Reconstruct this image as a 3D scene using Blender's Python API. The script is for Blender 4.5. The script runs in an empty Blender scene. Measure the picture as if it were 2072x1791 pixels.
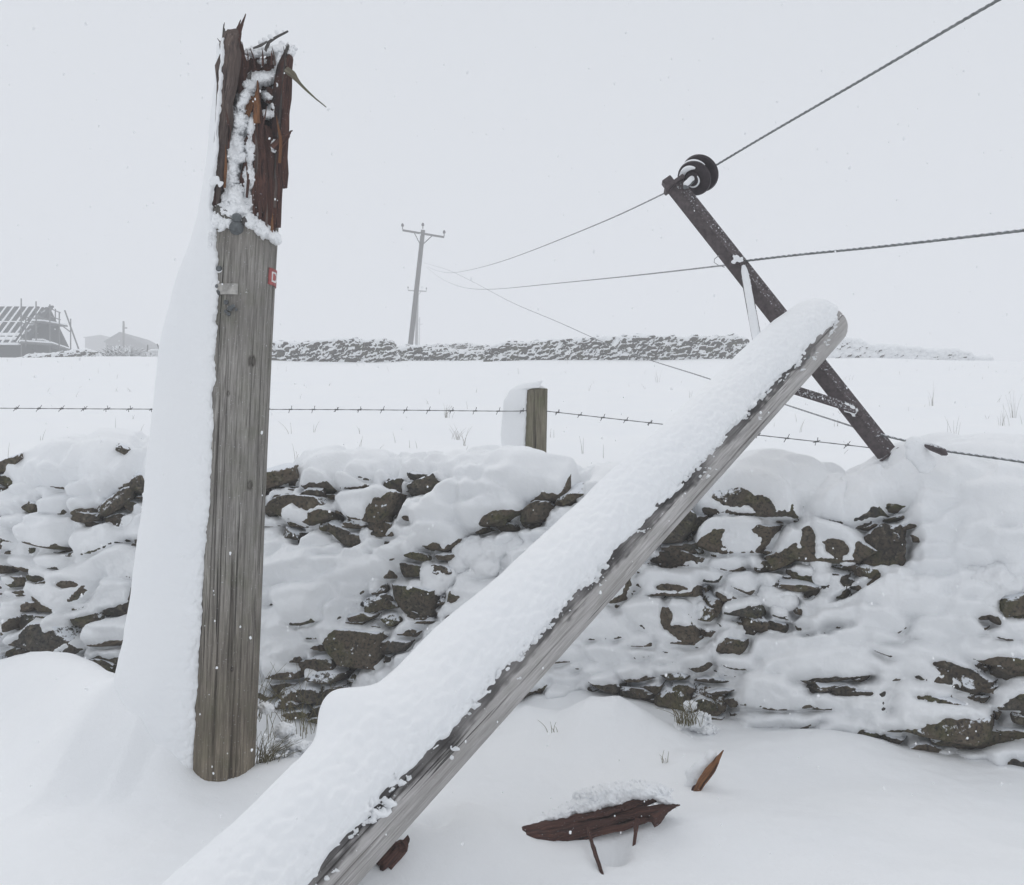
import bpy, bmesh, math, random
import numpy as np
from mathutils import Vector, Matrix

# ------------------------------------------------------------------ camera, world, sun, exposure
S = bpy.context.scene
COL = S.collection
F = 1948.0                      # focal length in picture units (picture 2072 x 1791)
CX, CY, CAMZ = 1036.0, 895.5, 1.6
cam = bpy.data.cameras.new("camera")
cam.sensor_fit = 'HORIZONTAL'; cam.sensor_width = 36.0; cam.lens = 36.0 * F / 2072.0
cam.clip_start = 0.05; cam.clip_end = 3000
camo = bpy.data.objects.new("camera", cam); COL.objects.link(camo)
camo.location = (0, 0, CAMZ); camo.rotation_euler = (math.radians(90), 0, 0)
S.camera = camo

SUN_EL, SUN_AZ = math.radians(58), math.radians(-40)     # azimuth from +y (behind the wall) towards -x
w = bpy.data.worlds.new("World"); S.world = w; w.use_nodes = True
nt = w.node_tree
bg = nt.nodes["Background"]
sky = nt.nodes.new("ShaderNodeTexSky"); sky.sky_type = 'NISHITA'; sky.sun_disc = False
sky.sun_elevation = SUN_EL; sky.sun_rotation = SUN_AZ
sky.air_density = 1.0; sky.dust_density = 6.0
hs = nt.nodes.new("ShaderNodeHueSaturation"); hs.inputs['Saturation'].default_value = 0.25
mx = nt.nodes.new("ShaderNodeMix"); mx.data_type = 'RGBA'; mx.inputs[0].default_value = 0.93
mx.inputs[7].default_value = (7.75, 7.98, 8.45, 1)           # even cloud layer
nt.links.new(sky.outputs[0], hs.inputs['Color']); nt.links.new(hs.outputs[0], mx.inputs[6])
tcw = nt.nodes.new("ShaderNodeTexCoord"); sxw = nt.nodes.new("ShaderNodeSeparateXYZ"); nt.links.new(tcw.outputs['Generated'], sxw.inputs[0])
crw = nt.nodes.new("ShaderNodeValToRGB"); crw.color_ramp.elements[0].position = .05; crw.color_ramp.elements[0].color = (1, 1, 1, 1)
crw.color_ramp.elements[1].position = .42; crw.color_ramp.elements[1].color = (.885, .90, .905, 1); nt.links.new(sxw.outputs[2], crw.inputs[0])
e_ = crw.color_ramp.elements.new(1.0); e_.color = (1.02, 1.02, 1.02, 1)            # thinner cloud overhead
ml = nt.nodes.new("ShaderNodeMix"); ml.data_type = 'RGBA'; ml.blend_type = 'MULTIPLY'; ml.inputs[0].default_value = 1
nt.links.new(mx.outputs[2], ml.inputs[6]); nt.links.new(crw.outputs[0], ml.inputs[7])
nt.links.new(ml.outputs[2], bg.inputs[0]); bg.inputs[1].default_value = 0.1

sd = bpy.data.lights.new("sun", 'SUN'); sd.energy = 0.6; sd.angle = math.radians(60); sd.color = (1, .97, .94)
so = bpy.data.objects.new("sun", sd); COL.objects.link(so); so.location = (-5, 5, 20)
sv = Vector((math.sin(SUN_AZ) * math.cos(SUN_EL), math.cos(SUN_AZ) * math.cos(SUN_EL), math.sin(SUN_EL)))
so.rotation_euler = sv.to_track_quat('Z', 'Y').to_euler()

S.view_settings.view_transform = 'Standard'; S.view_settings.look = 'None'
S.view_settings.exposure = 0.0; S.view_settings.gamma = 1.0
S.cycles.use_denoising = True
S.cycles.volume_bounces = 3; S.cycles.max_bounces = 8; S.cycles.diffuse_bounces = 4
S.cycles.use_adaptive_sampling = True

R = random.Random(7)
rng = np.random.default_rng(11)

# ------------------------------------------------------------------ helpers
def P(px, py, Y):
    return np.array([(px - CX) / F * Y, Y, CAMZ + (CY - py) / F * Y])
def proj(V):
    return CX + V[..., 0] / V[..., 1] * F, CY - (V[..., 2] - CAMZ) / V[..., 1] * F
def sstep(a, b, x):
    t = np.clip((x - a) / (b - a), 0, 1); return t * t * (3 - 2 * t)

_perm = np.random.default_rng(5).permutation(256); _perm = np.concatenate([_perm, _perm, _perm])
_g = np.random.default_rng(6).normal(size=(256, 3)); _g /= np.linalg.norm(_g, axis=1)[:, None]
def pn(x, y, z=0.0):
    x, y, z = np.broadcast_arrays(np.asarray(x, float), np.asarray(y, float), np.asarray(z, float))
    xi, yi, zi = np.floor(x).astype(int), np.floor(y).astype(int), np.floor(z).astype(int)
    xf, yf, zf = x - xi, y - yi, z - zi
    u, v, w_ = [t * t * t * (t * (t * 6 - 15) + 10) for t in (xf, yf, zf)]
    out = 0
    for dx in (0, 1):
        for dy in (0, 1):
            for dz in (0, 1):
                h = _perm[_perm[_perm[(xi + dx) & 255] + ((yi + dy) & 255)] + ((zi + dz) & 255)]
                g = _g[h]
                d = g[..., 0] * (xf - dx) + g[..., 1] * (yf - dy) + g[..., 2] * (zf - dz)
                out = out + d * (u if dx else 1 - u) * (v if dy else 1 - v) * (w_ if dz else 1 - w_)
    return out * 1.5
def fbm(x, y, z=0.0, o=4, gain=.5):
    a, s, t = 1.0, 0, 0.0
    for i in range(o):
        s = s + a * pn(x * 2 ** i + 17.3 * i, y * 2 ** i - 9.1 * i, z * 2 ** i + 3.7 * i); t += a; a *= gain
    return s / t
def billow(x, y, z=0.0, o=3, gain=.5):
    a, s, t = 1.0, 0, 0.0
    for i in range(o):
        s = s + a * (1 - 2 * np.abs(pn(x * 2 ** i + 31.7 * i, y * 2 ** i + 7.9 * i, z * 2 ** i))) ; t += a; a *= gain
    return s / t
def puff(x, y, o=2, seed=0):
    """rounded clumps with sharp creases between them, 0..1"""
    wx = .35 * pn(x * .9, y * .9, 3.3 + seed); wy = .35 * pn(x * .9, y * .9, 8.8 + seed); s = 0; t = 0; a = 1.0
    for i in range(o):
        f, _, idd, _, _ = worley((x + wx) * 2 ** i, (y + wy) * 2 ** i, seed + 7 * i, .95)
        s = s + a * np.sqrt(np.clip(1 - f ** 2 * 1.1, 0, 1)) * (.6 + .4 * (idd * 41 % 256) / 255.0); t += a; a *= .5
    return s / t
def worley(x, y, seed=0, jit=.85):
    xi, yi = np.floor(x).astype(int), np.floor(y).astype(int); seed = int(seed)
    f1 = np.full(x.shape, 9.0); f2 = np.full(x.shape, 9.0); idd = np.zeros(x.shape, int)
    dxs = np.zeros(x.shape); dys = np.zeros(x.shape)
    for i in (-1, 0, 1):
        for j in (-1, 0, 1):
            h = _perm[(_perm[(xi + i + seed) & 255] + yi + j) & 255]; h2 = _perm[h + 91]
            cx = xi + i + .5 + jit * (h / 255. - .5); cy = yi + j + .5 + jit * (h2 / 255. - .5)
            d = np.hypot(x - cx, y - cy)
            n = d < f1
            f2 = np.where(n, f1, np.minimum(f2, d)); f1 = np.where(n, d, f1)
            idd = np.where(n, h, idd); dxs = np.where(n, x - cx, dxs); dys = np.where(n, y - cy, dys)
    return f1, f2, idd, dxs, dys
def blur(A, si, sj):
    pi, pj = int(4 * si) + 1, int(4 * sj) + 1
    B = np.pad(A, ((pi, pi), (pj, pj)), mode='edge')
    fi = np.fft.fftfreq(B.shape[0])[:, None]; fj = np.fft.rfftfreq(B.shape[1])[None]
    G = np.exp(-2 * (math.pi ** 2) * ((fi * si) ** 2 + (fj * sj) ** 2))
    return np.fft.irfft2(np.fft.rfft2(B) * G, s=B.shape)[pi:pi + A.shape[0], pj:pj + A.shape[1]]

ORG = {}
def _tag(o, label=None, cat=None, group=None, kind=None):
    for k, v in (("label", label), ("category", cat), ("group", group), ("kind", kind)):
        if v: o[k] = v
def thing(name, label, cat, loc, group=None):
    o = bpy.data.objects.new(name, None); COL.objects.link(o); o.empty_display_size = .1
    o.location = tuple(loc); ORG[o.name] = np.array(loc, float); _tag(o, label, cat, group); return o
def link(name, me, mat, parent=None, org=None):
    o = bpy.data.objects.new(name, me); COL.objects.link(o)
    if mat: me.materials.append(mat)
    base = ORG[parent.name] if parent is not None else (np.array(org, float) if org is not None else np.zeros(3))
    if parent is not None: o.parent = parent
    else: o.location = tuple(base)
    ORG[o.name] = base
    n = len(me.vertices); co = np.empty(n * 3, np.float32); me.vertices.foreach_get("co", co)
    me.vertices.foreach_set("co", (co.reshape(-1, 3) - base).astype(np.float32).ravel()); me.update()
    return o
def raw_mesh(name, V, faces4, smooth=True, attrs=None):
    me = bpy.data.meshes.new(name)
    V = np.asarray(V, np.float32).reshape(-1, 3); faces4 = np.asarray(faces4, np.int32); k = faces4.shape[1]
    me.vertices.add(len(V)); me.vertices.foreach_set("co", V.ravel())
    me.loops.add(faces4.size); me.loops.foreach_set("vertex_index", faces4.ravel())
    me.polygons.add(len(faces4)); me.polygons.foreach_set("loop_start", np.arange(len(faces4), dtype=np.int32) * k)
    if smooth: me.polygons.foreach_set("use_smooth", np.ones(len(faces4), bool))
    for nme, (typ, A) in (attrs or {}).items():
        a = me.attributes.new(nme, typ, 'POINT')
        a.data.foreach_set("vector" if typ == 'FLOAT_VECTOR' else "value", np.asarray(A, np.float32).ravel())
    me.update(calc_edges=True); me.validate(); return me
def gfaces(n, m, wrap=False):
    i = np.arange(n - 1)[:, None]; j = np.arange(m if wrap else m - 1)[None]
    j2 = (j + 1) % m
    return np.stack([i * m + j + 0 * i, i * m + j2, (i + 1) * m + j2, (i + 1) * m + j], -1).reshape(-1, 4)
def grid(name, V, mat, parent=None, org=None, wrap=False, flip=False, attrs=None):
    n, m = V.shape[:2]; f = gfaces(n, m, wrap)
    if flip: f = f[:, ::-1]
    return link(name, raw_mesh(name, V, f, True, attrs), mat, parent, org)
def frames(pts):
    pts = np.asarray(pts, float); T = np.gradient(pts, axis=0); T /= np.linalg.norm(T, axis=1)[:, None] + 1e-12
    a = np.array([0, 0, 1.]) if abs(T[0][2]) < .9 else np.array([1., 0, 0])
    A = []; 
    for t in T:
        a = a - t * a.dot(t); a /= np.linalg.norm(a); A.append(a.copy())
    A = np.array(A); return T, A, np.cross(T, A)
class MB:                                          # collects tubes, boxes and hulls into ONE mesh
    def __init__(s): s.v = []; s.f = []; s.wc = []
    def _add(s, V, faces, wc=None):
        o = len(s.v); s.v.extend(np.asarray(V).reshape(-1, 3).tolist()); s.f.extend([[i + o for i in f] for f in faces])
        s.wc.extend((np.asarray(wc) if wc is not None else np.asarray(V)).reshape(-1, 3).tolist())
    def tube(s, pts, rad, n=8, flat=1.0, noise=0.0, seed=0, twist=0.0, lobes=0, roll=0.0):
        pts = np.asarray(pts, float); m = len(pts); rad = np.broadcast_to(np.asarray(rad, float), (m,))
        T, A, B = frames(pts); th = np.linspace(0, 2 * math.pi, n, endpoint=False) + roll
        L = np.concatenate([[0], np.cumsum(np.linalg.norm(np.diff(pts, axis=0), axis=1))])
        rr = rad[:, None] * np.ones(n)[None]
        if noise: rr = rr * (1 + noise * (pn(np.cos(th)[None] * 1.7 + seed, np.sin(th)[None] * 1.7 + seed * .37, L[:, None] * 9 + seed) * 1.3))
        if lobes: rr = rr * (1 + .11 * np.cos(lobes * th[None] - twist * L[:, None]))
        V = pts[:, None] + rr[..., None] * (np.cos(th)[None, :, None] * A[:, None] + flat * np.sin(th)[None, :, None] * B[:, None])
        wc = np.stack([rad.max() * th[None] + 0 * L[:, None], L[:, None] + 0 * th[None] + seed, rr], -1)
        fs = gfaces(m, n, True).tolist() + [list(range(n))[::-1], [(m - 1) * n + i for i in range(n)]]
        s._add(V, fs, wc); return s
    def box(s, c, X, Y, Z):                        # centre and three half-axis vectors
        c, X, Y, Z = [np.asarray(t, float) for t in (c, X, Y, Z)]
        V = [c + a * X + b * Y + d * Z for a in (-1, 1) for b in (-1, 1) for d in (-1, 1)]
        fs = [[0, 1, 3, 2], [4, 6, 7, 5], [0, 4, 5, 1], [2, 3, 7, 6], [0, 2, 6, 4], [1, 5, 7, 3]]
        s._add(V, fs); return s
    def beam(s, a, b, wd, ht, up=(0, 0, 1), roll=0.0):
        a, b = np.asarray(a, float), np.asarray(b, float); t = (b - a); L = np.linalg.norm(t); t /= L
        u = np.asarray(up, float); u = u - t * u.dot(t); u /= np.linalg.norm(u); v = np.cross(t, u)
        u, v = u * math.cos(roll) + v * math.sin(roll), -u * math.sin(roll) + v * math.cos(roll)
        return s.box((a + b) / 2, t * L / 2, v * wd / 2, u * ht / 2)
    def lathe(s, c, axis, prof, n=28):
        c = np.asarray(c, float); t = np.asarray(axis, float); t /= np.linalg.norm(t)
        a = np.array([0, 0, 1.]) if abs(t[2]) < .9 else np.array([1., 0, 0]); a = a - t * a.dot(t); a /= np.linalg.norm(a); b = np.cross(t, a)
        th = np.linspace(0, 2 * math.pi, n, endpoint=False); pr = np.asarray(prof, float)
        V = c + pr[:, 1][:, None, None] * t + pr[:, 0][:, None, None] * (np.cos(th)[None, :, None] * a + np.sin(th)[None, :, None] * b)
        s._add(V, gfaces(len(pr), n, True).tolist() + [list(range(n))[::-1], [(len(pr) - 1) * n + i for i in range(n)]]); return s
    def build(s, name, mat, parent=None, org=None, smooth=True, bevel=0.0):
        me = bpy.data.meshes.new(name); me.from_pydata(s.v, [], s.f)
        a = me.attributes.new("wc", 'FLOAT_VECTOR', 'POINT'); a.data.foreach_set("vector", np.asarray(s.wc, np.float32).ravel())
        if smooth: me.polygons.foreach_set("use_smooth", np.ones(len(me.polygons), bool))
        bm = bmesh.new(); bm.from_mesh(me); bmesh.ops.recalc_face_normals(bm, faces=bm.faces)
        if bevel: bmesh.ops.bevel(bm, geom=bm.edges[:], offset=bevel, segments=2, affect='EDGES', clamp_overlap=True)
        bm.to_mesh(me); bm.free(); me.update()
        if smooth: me.set_sharp_from_angle(angle=math.radians(40))
        return link(name, me, mat, parent, org)

def blob(name, balls, vox, mat, parent=None, org=None, amp=.35, fr=None, smooth=2):
    """snow lumps: union of balls (x,y,z,r or x,y,z,rx,ry,rz), remeshed to one skin and roughened"""
    bm = bmesh.new()
    for b in balls:
        c = Vector(b[:3]); rr = (b[3],) * 3 if len(b) == 4 else b[3:6]
        bmesh.ops.create_icosphere(bm, subdivisions=2, radius=1, matrix=Matrix.Translation(c) @ Matrix.Diagonal((*rr, 1)))
    me = bpy.data.meshes.new("tmp"); bm.to_mesh(me); bm.free()
    o = bpy.data.objects.new("tmp", me); COL.objects.link(o)
    m = o.modifiers.new("r", 'REMESH'); m.mode = 'VOXEL'; m.voxel_size = vox
    if smooth:
        m2 = o.modifiers.new("s", 'SMOOTH'); m2.iterations = smooth; m2.factor = .6
    dg = bpy.context.evaluated_depsgraph_get(); me2 = bpy.data.meshes.new_from_object(o.evaluated_get(dg))
    bpy.data.objects.remove(o); bpy.data.meshes.remove(me)
    n = len(me2.vertices); co = np.empty(n * 3, np.float32); no = np.empty(n * 3, np.float32)
    me2.vertices.foreach_get("co", co); me2.vertices.foreach_get("normal", no)
    co = co.reshape(-1, 3).astype(float); no = no.reshape(-1, 3)
    rm = np.mean([b[3] for b in balls]); fr = fr or 1.3 / rm
    d = amp * rm * (fbm(co[:, 0] * fr, co[:, 1] * fr, co[:, 2] * fr, 3) + .5 * billow(co[:, 0] * fr * 3, co[:, 1] * fr * 3, co[:, 2] * fr * 3, 2))
    co += no * d[:, None]
    me2.vertices.foreach_set("co", co.astype(np.float32).ravel()); me2.materials.clear()
    me2.polygons.foreach_set("use_smooth", np.ones(len(me2.polygons), bool)); me2.name = name
    return link(name, me2, mat, parent, org)

_ico = None
def rock_verts(dims, rot, seed, planes=11, rough=.10):
    global _ico
    if _ico is None:
        bm = bmesh.new(); bmesh.ops.create_icosphere(bm, subdivisions=4, radius=1)
        _ico = (np.array([v.co[:] for v in bm.verts]), [[v.index for v in f.verts] for f in bm.faces]); bm.free()
    D, fs = _ico; g = np.random.default_rng(seed)
    N = g.normal(size=(planes, 3)); N /= np.linalg.norm(N, axis=1)[:, None]
    N = np.concatenate([N, np.eye(3), -np.eye(3)]); d = np.concatenate([g.uniform(.72, 1.0, planes), g.uniform(.7, .95, 6)])
    q = D @ N.T; r = np.min(np.where(q > .05, d[None] / np.maximum(q, .05), 9), axis=1)
    r = r * (1 + rough * fbm(D[:, 0] * 3 + seed, D[:, 1] * 3, D[:, 2] * 3, 4))
    V = D * r[:, None] * np.asarray(dims)[None] / 2
    M = np.array(Matrix.Rotation(rot[1], 3, 'Y') @ Matrix.Rotation(rot[2], 3, 'Z') @ Matrix.Rotation(rot[0], 3, 'X'))
    return V @ M.T, fs

# ------------------------------------------------------------------ materials
class NT:
    def __init__(s, name):
        s.m = bpy.data.materials.new(name); s.m.use_nodes = True; s.t = s.m.node_tree; s.b = s.t.nodes["Principled BSDF"]
        s.b.inputs['Specular IOR Level'].default_value = .25
    def n(s, typ, **kw):
        o = s.t.nodes.new(typ)
        for k, v in kw.items(): setattr(o, k, v)
        return o
    def l(s, a, b): s.t.links.new(a, b)
    def coord(s, attr=None, scale=(1, 1, 1)):
        if attr: c = s.n("ShaderNodeAttribute", attribute_name=attr).outputs['Vector']
        else: c = s.n("ShaderNodeTexCoord").outputs['Object']
        mp = s.n("ShaderNodeMapping"); mp.inputs['Scale'].default_value = scale; s.l(c, mp.inputs[0]); return mp.outputs[0]
    def noise(s, vec, sc, det=4, rough=.55, dist=0.0):
        o = s.n("ShaderNodeTexNoise"); o.inputs['Scale'].default_value = sc; o.inputs['Detail'].default_value = det
        o.inputs['Roughness'].default_value = rough; o.inputs['Distortion'].default_value = dist; s.l(vec, o.inputs['Vector']); return o.outputs['Fac']
    def ramp(s, fac, stops):
        o = s.n("ShaderNodeValToRGB"); e = o.color_ramp.elements
        while len(e) < len(stops): e.new(.5)
        for k, (p, c) in enumerate(stops):
            e[k].position = p; e[k].color = (c, c, c, 1) if not hasattr(c, '__len__') else (*c, 1)
        s.l(fac, o.inputs[0]); return o.outputs[0]
    def mix(s, fac, a, b, mode='MIX'):
        o = s.n("ShaderNodeMix", data_type='RGBA', blend_type=mode)
        for sock, v in ((o.inputs[0], fac), (o.inputs[6], a), (o.inputs[7], b)):
            if hasattr(v, 'links') or hasattr(v, 'is_linked'): s.l(v, sock)
            elif hasattr(v, '__len__'): sock.default_value = (*v, 1)
            else: sock.default_value = v
        return o.outputs[2]
    def math(s, op, a, b=0.0):
        o = s.n("ShaderNodeMath", operation=op)
        for sock, v in zip(o.inputs, (a, b)):
            if hasattr(v, 'is_linked'): s.l(v, sock)
            else: sock.default_value = v
        return o.outputs[0]
    def attr(s, name): return s.n("ShaderNodeAttribute", attribute_name=name).outputs['Fac']
    def up(s): 
        x = s.n("ShaderNodeSeparateXYZ"); s.l(s.n("ShaderNodeNewGeometry").outputs['Normal'], x.inputs[0]); return x.outputs
    def bump(s, h, strength=.5, dist=.01):
        o = s.n("ShaderNodeBump"); o.inputs['Strength'].default_value = strength; o.inputs['Distance'].default_value = dist
        s.l(h, o.inputs['Height']); s.l(o.outputs[0], s.b.inputs['Normal'])
    def out(s, col, rough=.8):
        if hasattr(col, 'is_linked'): s.l(col, s.b.inputs['Base Color'])
        else: s.b.inputs['Base Color'].default_value = (*col, 1)
        s.b.inputs['Roughness'].default_value = rough; return s.m
SNOWC = (.83, .86, .90)

def m_snow(name, fine=160, st=.2, dist=.004):
    t = NT(name); c = t.coord()
    a = t.noise(c, fine, 3, .6); b = t.noise(c, fine * .22, 3, .55)
    h = t.math('ADD', t.math('MULTIPLY', a, .5), b); t.bump(h, st, dist)
    col = t.mix(t.ramp(t.noise(c, 1.3, 2), [(.35, 0.0), (.7, 1.0)]), (.885, .90, .915), (.905, .915, .922))
    t.b.inputs['Specular IOR Level'].default_value = .12
    return t.out(col, .75)
SNOW = m_snow("snow"); SNOWF = m_snow("snow_soft", 95, .45, .007); SNOWR = m_snow("snow_granular", 120, .8, .008)

def m_wood(name, base, dark, light, moss=0.0, inner=None, snowdust=0.0, gs=1.0, top=None):
    t = NT(name); c = t.coord("wc", (1, .045, 1)); c2 = t.coord("wc", (1, .012, 1)); c3 = t.coord("wc", (1, 1, 1))
    g = t.noise(c, 120 * gs, 5, .65, .4); g2 = t.noise(c, 26 * gs, 4, .6, .8)
    col = t.mix(t.ramp(g, [(.36, 0.0), (.64, 1.0)]), dark, light)
    col = t.mix(t.ramp(g2, [(.35, 0.0), (.7, .7)]), col, base)
    big = t.noise(c3, 2.2, 3); col = t.mix(t.ramp(big, [(.42, 0.0), (.72, .45)]), col, dark)
    cr = t.ramp(t.noise(c2, 62 * gs, 3, .5, .6), [(.31, 1.0), (.36, 0.0)])
    col = t.mix(cr, col, tuple(x * .22 for x in dark))
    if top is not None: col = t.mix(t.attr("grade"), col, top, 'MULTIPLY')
    if moss: col = t.mix(t.math('MULTIPLY', t.ramp(t.noise(c3, 9, 4), [(.45, 0.0), (.7, 1.0)]), moss), col, (.10, .115, .05))
    if inner is not None:
        ic = t.mix(t.ramp(g, [(.3, 0.0), (.7, 1.0)]), tuple(x * .35 for x in inner), inner)
        ic = t.mix(t.ramp(t.noise(c3, 14, 3), [(.4, 0.0), (.6, .8)]), ic, (.022, .018, .022))
        col = t.mix(t.attr("inner"), col, ic)
    wet = t.attr("wet"); col = t.mix(t.math('MULTIPLY', wet, .88), col, (.022, .019, .020))
    kn = t.attr("knot"); col = t.mix(kn, col, (.03, .022, .016))
    if snowdust:
        sp = t.ramp(t.noise(c3, 170, 2, .5), [(.70, 0.0), (.74, 1.0)])
        col = t.mix(t.math('MULTIPLY', sp, snowdust), col, SNOWC)
    hh = t.math('SUBTRACT', t.math('ADD', t.math('MULTIPLY', g, .5), g2), t.math('MULTIPLY', cr, 1.2))
    t.bump(hh, .9, .006); return t.out(col, .85)
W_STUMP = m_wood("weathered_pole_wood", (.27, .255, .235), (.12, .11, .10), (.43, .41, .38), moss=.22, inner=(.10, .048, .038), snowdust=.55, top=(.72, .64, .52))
W_POLE = m_wood("silver_pole_wood", (.50, .485, .475), (.27, .255, .245), (.62, .60, .59), moss=.10, snowdust=.4)
W_RED = m_wood("split_red_heartwood", (.085, .040, .032), (.028, .018, .018), (.15, .07, .05), snowdust=.5, gs=1.4)
W_BROWN = m_wood("torn_brown_wood", (.115, .085, .075), (.045, .035, .035), (.20, .15, .125), snowdust=.4, gs=1.2)
W_ORANGE = m_wood("fresh_split_wood", (.22, .095, .04), (.08, .036, .02), (.30, .14, .06), snowdust=.3, gs=1.4)
W_POST = m_wood("fence_post_wood", (.20, .18, .13), (.10, .085, .06), (.27, .245, .19), moss=.5, snowdust=.25)
W_FAR = m_wood("distant_pole_wood", (.10, .095, .09), (.06, .055, .055), (.14, .13, .12))

def m_stone(name, dust=.5, sc=1.0, dk=1.0):
    t = NT(name); c = t.coord()
    cell = t.attr("cell")
    col = t.ramp(cell, [(0, (.022 * dk, .022 * dk, .024 * dk)), (.35, (.060 * dk, .054 * dk, .042 * dk)), (.7, (.115 * dk, .092 * dk, .066 * dk)), (1, (.045 * dk, .05 * dk, .05 * dk))])
    n1 = t.noise(c, 9 * sc, 5, .65); n2 = t.noise(c, 60 * sc, 4, .65)
    col = t.mix(t.ramp(n1, [(.35, 0.0), (.7, .8)]), col, (.12 * dk, .092 * dk, .064 * dk))
    col = t.mix(t.ramp(t.noise(c, 5 * sc, 4, .6), [(.5, 0.0), (.66, .75)]), col, (.085, .086, .036))
    col = t.mix(t.ramp(n2, [(.34, .85), (.52, 0.0)]), col, (.015, .015, .016)); col = t.mix(t.ramp(t.noise(c, 24 * sc, 4, .7), [(.55, 0.0), (.7, .7)]), col, (.20 * dk, .175 * dk, .13 * dk))
    u = t.up()
    sn = t.math('ADD', t.math('MULTIPLY', u[2], .55), t.math('MULTIPLY', t.noise(c, 38 * sc, 4, .7), .9))
    sn = t.ramp(sn, [(.72, 0.0), (.80, dust)]); col = t.mix(sn, col, SNOWC)
    t.bump(t.math('ADD', n1, t.math('MULTIPLY', n2, .4)), .8, .015 / sc); return t.out(col, .85)
STONE = m_stone("drystone", .95); STONE_FAR = m_stone("field_wall_stone", .7, .35, .6)

def m_metal(name, col, dust=.0, rough=.6, thr=.5, spk=120):
    t = NT(name); c = t.coord(); n = t.noise(c, 30, 4, .6)
    cc = t.mix(t.ramp(n, [(.3, 0.0), (.7, 1.0)]), tuple(x * .6 for x in col), tuple(x * 1.35 for x in col))
    if dust:
        u = t.up(); s_ = t.math('ADD', t.math('MULTIPLY', u[2], .45), t.noise(c, spk, 3, .6))
        cc = t.mix(t.ramp(s_, [(thr, 0.0), (thr + .1, dust)]), cc, SNOWC)
    t.bump(n, .3, .003); return t.out(cc, rough)
STEEL = m_metal("rusty_crossarm_steel", (.088, .072, .074), .75, .6, .755, 90)
PORC = m_metal("brown_porcelain", (.030, .022, .026), .95, .3, .90, 18)
WIRE = m_metal("conductor_wire", (.19, .20, .20), .85, .6, .70, 160)
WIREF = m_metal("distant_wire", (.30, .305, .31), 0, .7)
BARB = m_metal("galvanised_wire", (.10, .10, .10), .3, .6, .8, 200)
GREYM = m_metal("grey_cap_metal", (.12, .13, .135), .5, .5, .85, 100)
PLATE = m_metal("blank_tag_metal", (.40, .385, .36), 0, .5)
RED = m_metal("red_sign_enamel", (.36, .085, .08), 0, .5); WHITE = m_metal("white_lettering", (.68, .67, .66), 0, .5)
HOUSEW = m_metal("rubble_house_wall", (.055, .056, .056), .5, .9, .86, 3)
ROOFD = m_metal("dark_roof_felt", (.06, .062, .066), .25, .9, .95, 2)
SCAF = m_metal("scaffold_tube", (.16, .16, .16), .2, .6, .8, 20)
def m_grass(name, c1, c2):
    t = NT(name); return t.out(t.mix(t.noise(t.coord(), 6, 2), c1, c2), .8)
GRASS = m_grass("dry_grass", (.20, .16, .09), (.10, .10, .05)); GRASSF = m_grass("field_grass", (.34, .32, .28), (.24, .23, .20))

# ------------------------------------------------------------------ terrain
WX = np.array([-14, -6, -4.2, -2.5, 0, 1.5, 2.6, 3.6, 8]); WY = np.array([7.2, 6.35, 6.15, 5.95, 5.6, 5.2, 4.75, 4.35, 2.4])
def wall_y(x): return np.interp(x, WX, WY)
GA = P(677, 1708, 3.15); GB = P(1675, 658, 5.5); GD = (GB - GA) / np.linalg.norm(GB - GA)      # fallen pole axis
_axf = np.polyfit([1620, 1550, 1250, 900, 700, 480, 300, 100, 40], [441, 445, 456, 470, 479, 490, 503, 521, 526], 3)
def axx(y): return np.polyval(_axf, y)                 # stump axis in the picture; the pole bends a little to the right
AX0 = P(441, 1620, 4.55)
BUMPS = [  # picture x, y of the crest, depth, height, half widths
    (-150, 1420, 5.2, .20, .5, .4, 0), (120, 1560, 4.4, .08, .5, .4, 0), (470, 1560, 4.45, .055, .30, .26, 0),
    (1420, 1560, 4.6, .06, .3, .2, 0), (1650, 1485, 4.85, .10, .4, .25, 0), (1800, 1620, 4.2, .03, .5, .3, 0),
    (1500, 1700, 3.9, .05, .5, .3, 0), (950, 1640, 4.2, .07, .35, .3, 0), (600, 1560, 4.6, .07, .18, .2, 0),
    (880, 1722, 3.72, -.10, .06, .09, 0), (1240, 1722, 3.72, -.10, .055, .08, 0), (620, 1490, 5.45, -.30, .34, .36, 0), (720, 1500, 5.3, -.14, .2, .3, 0), (1330, 1660, 3.9, .02, .2, .1, 0)]
def field_z(x, y):
    z = 1.28 + .112 * (np.minimum(y, 42) - 6.4)
    z = z + np.where(y > 42, .07 * (np.minimum(y, 140) - 42), 0) + np.where(y > 140, .03 * (y - 140), 0)
    far = sstep(7, 25, y)
    z = z + far * (.10 * pn(x * .09, y * .06, 3.1) + .03 * pn(x * .3, y * .25, 8.0)) * np.minimum(y / 20, 2.5)
    z = z + .03 * fbm(x * .7, y * .7, 2.2, 3) * (1 - sstep(20, 60, y))
    z = z - .012 * np.minimum(0, x + 12) * 0
    return z
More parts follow.
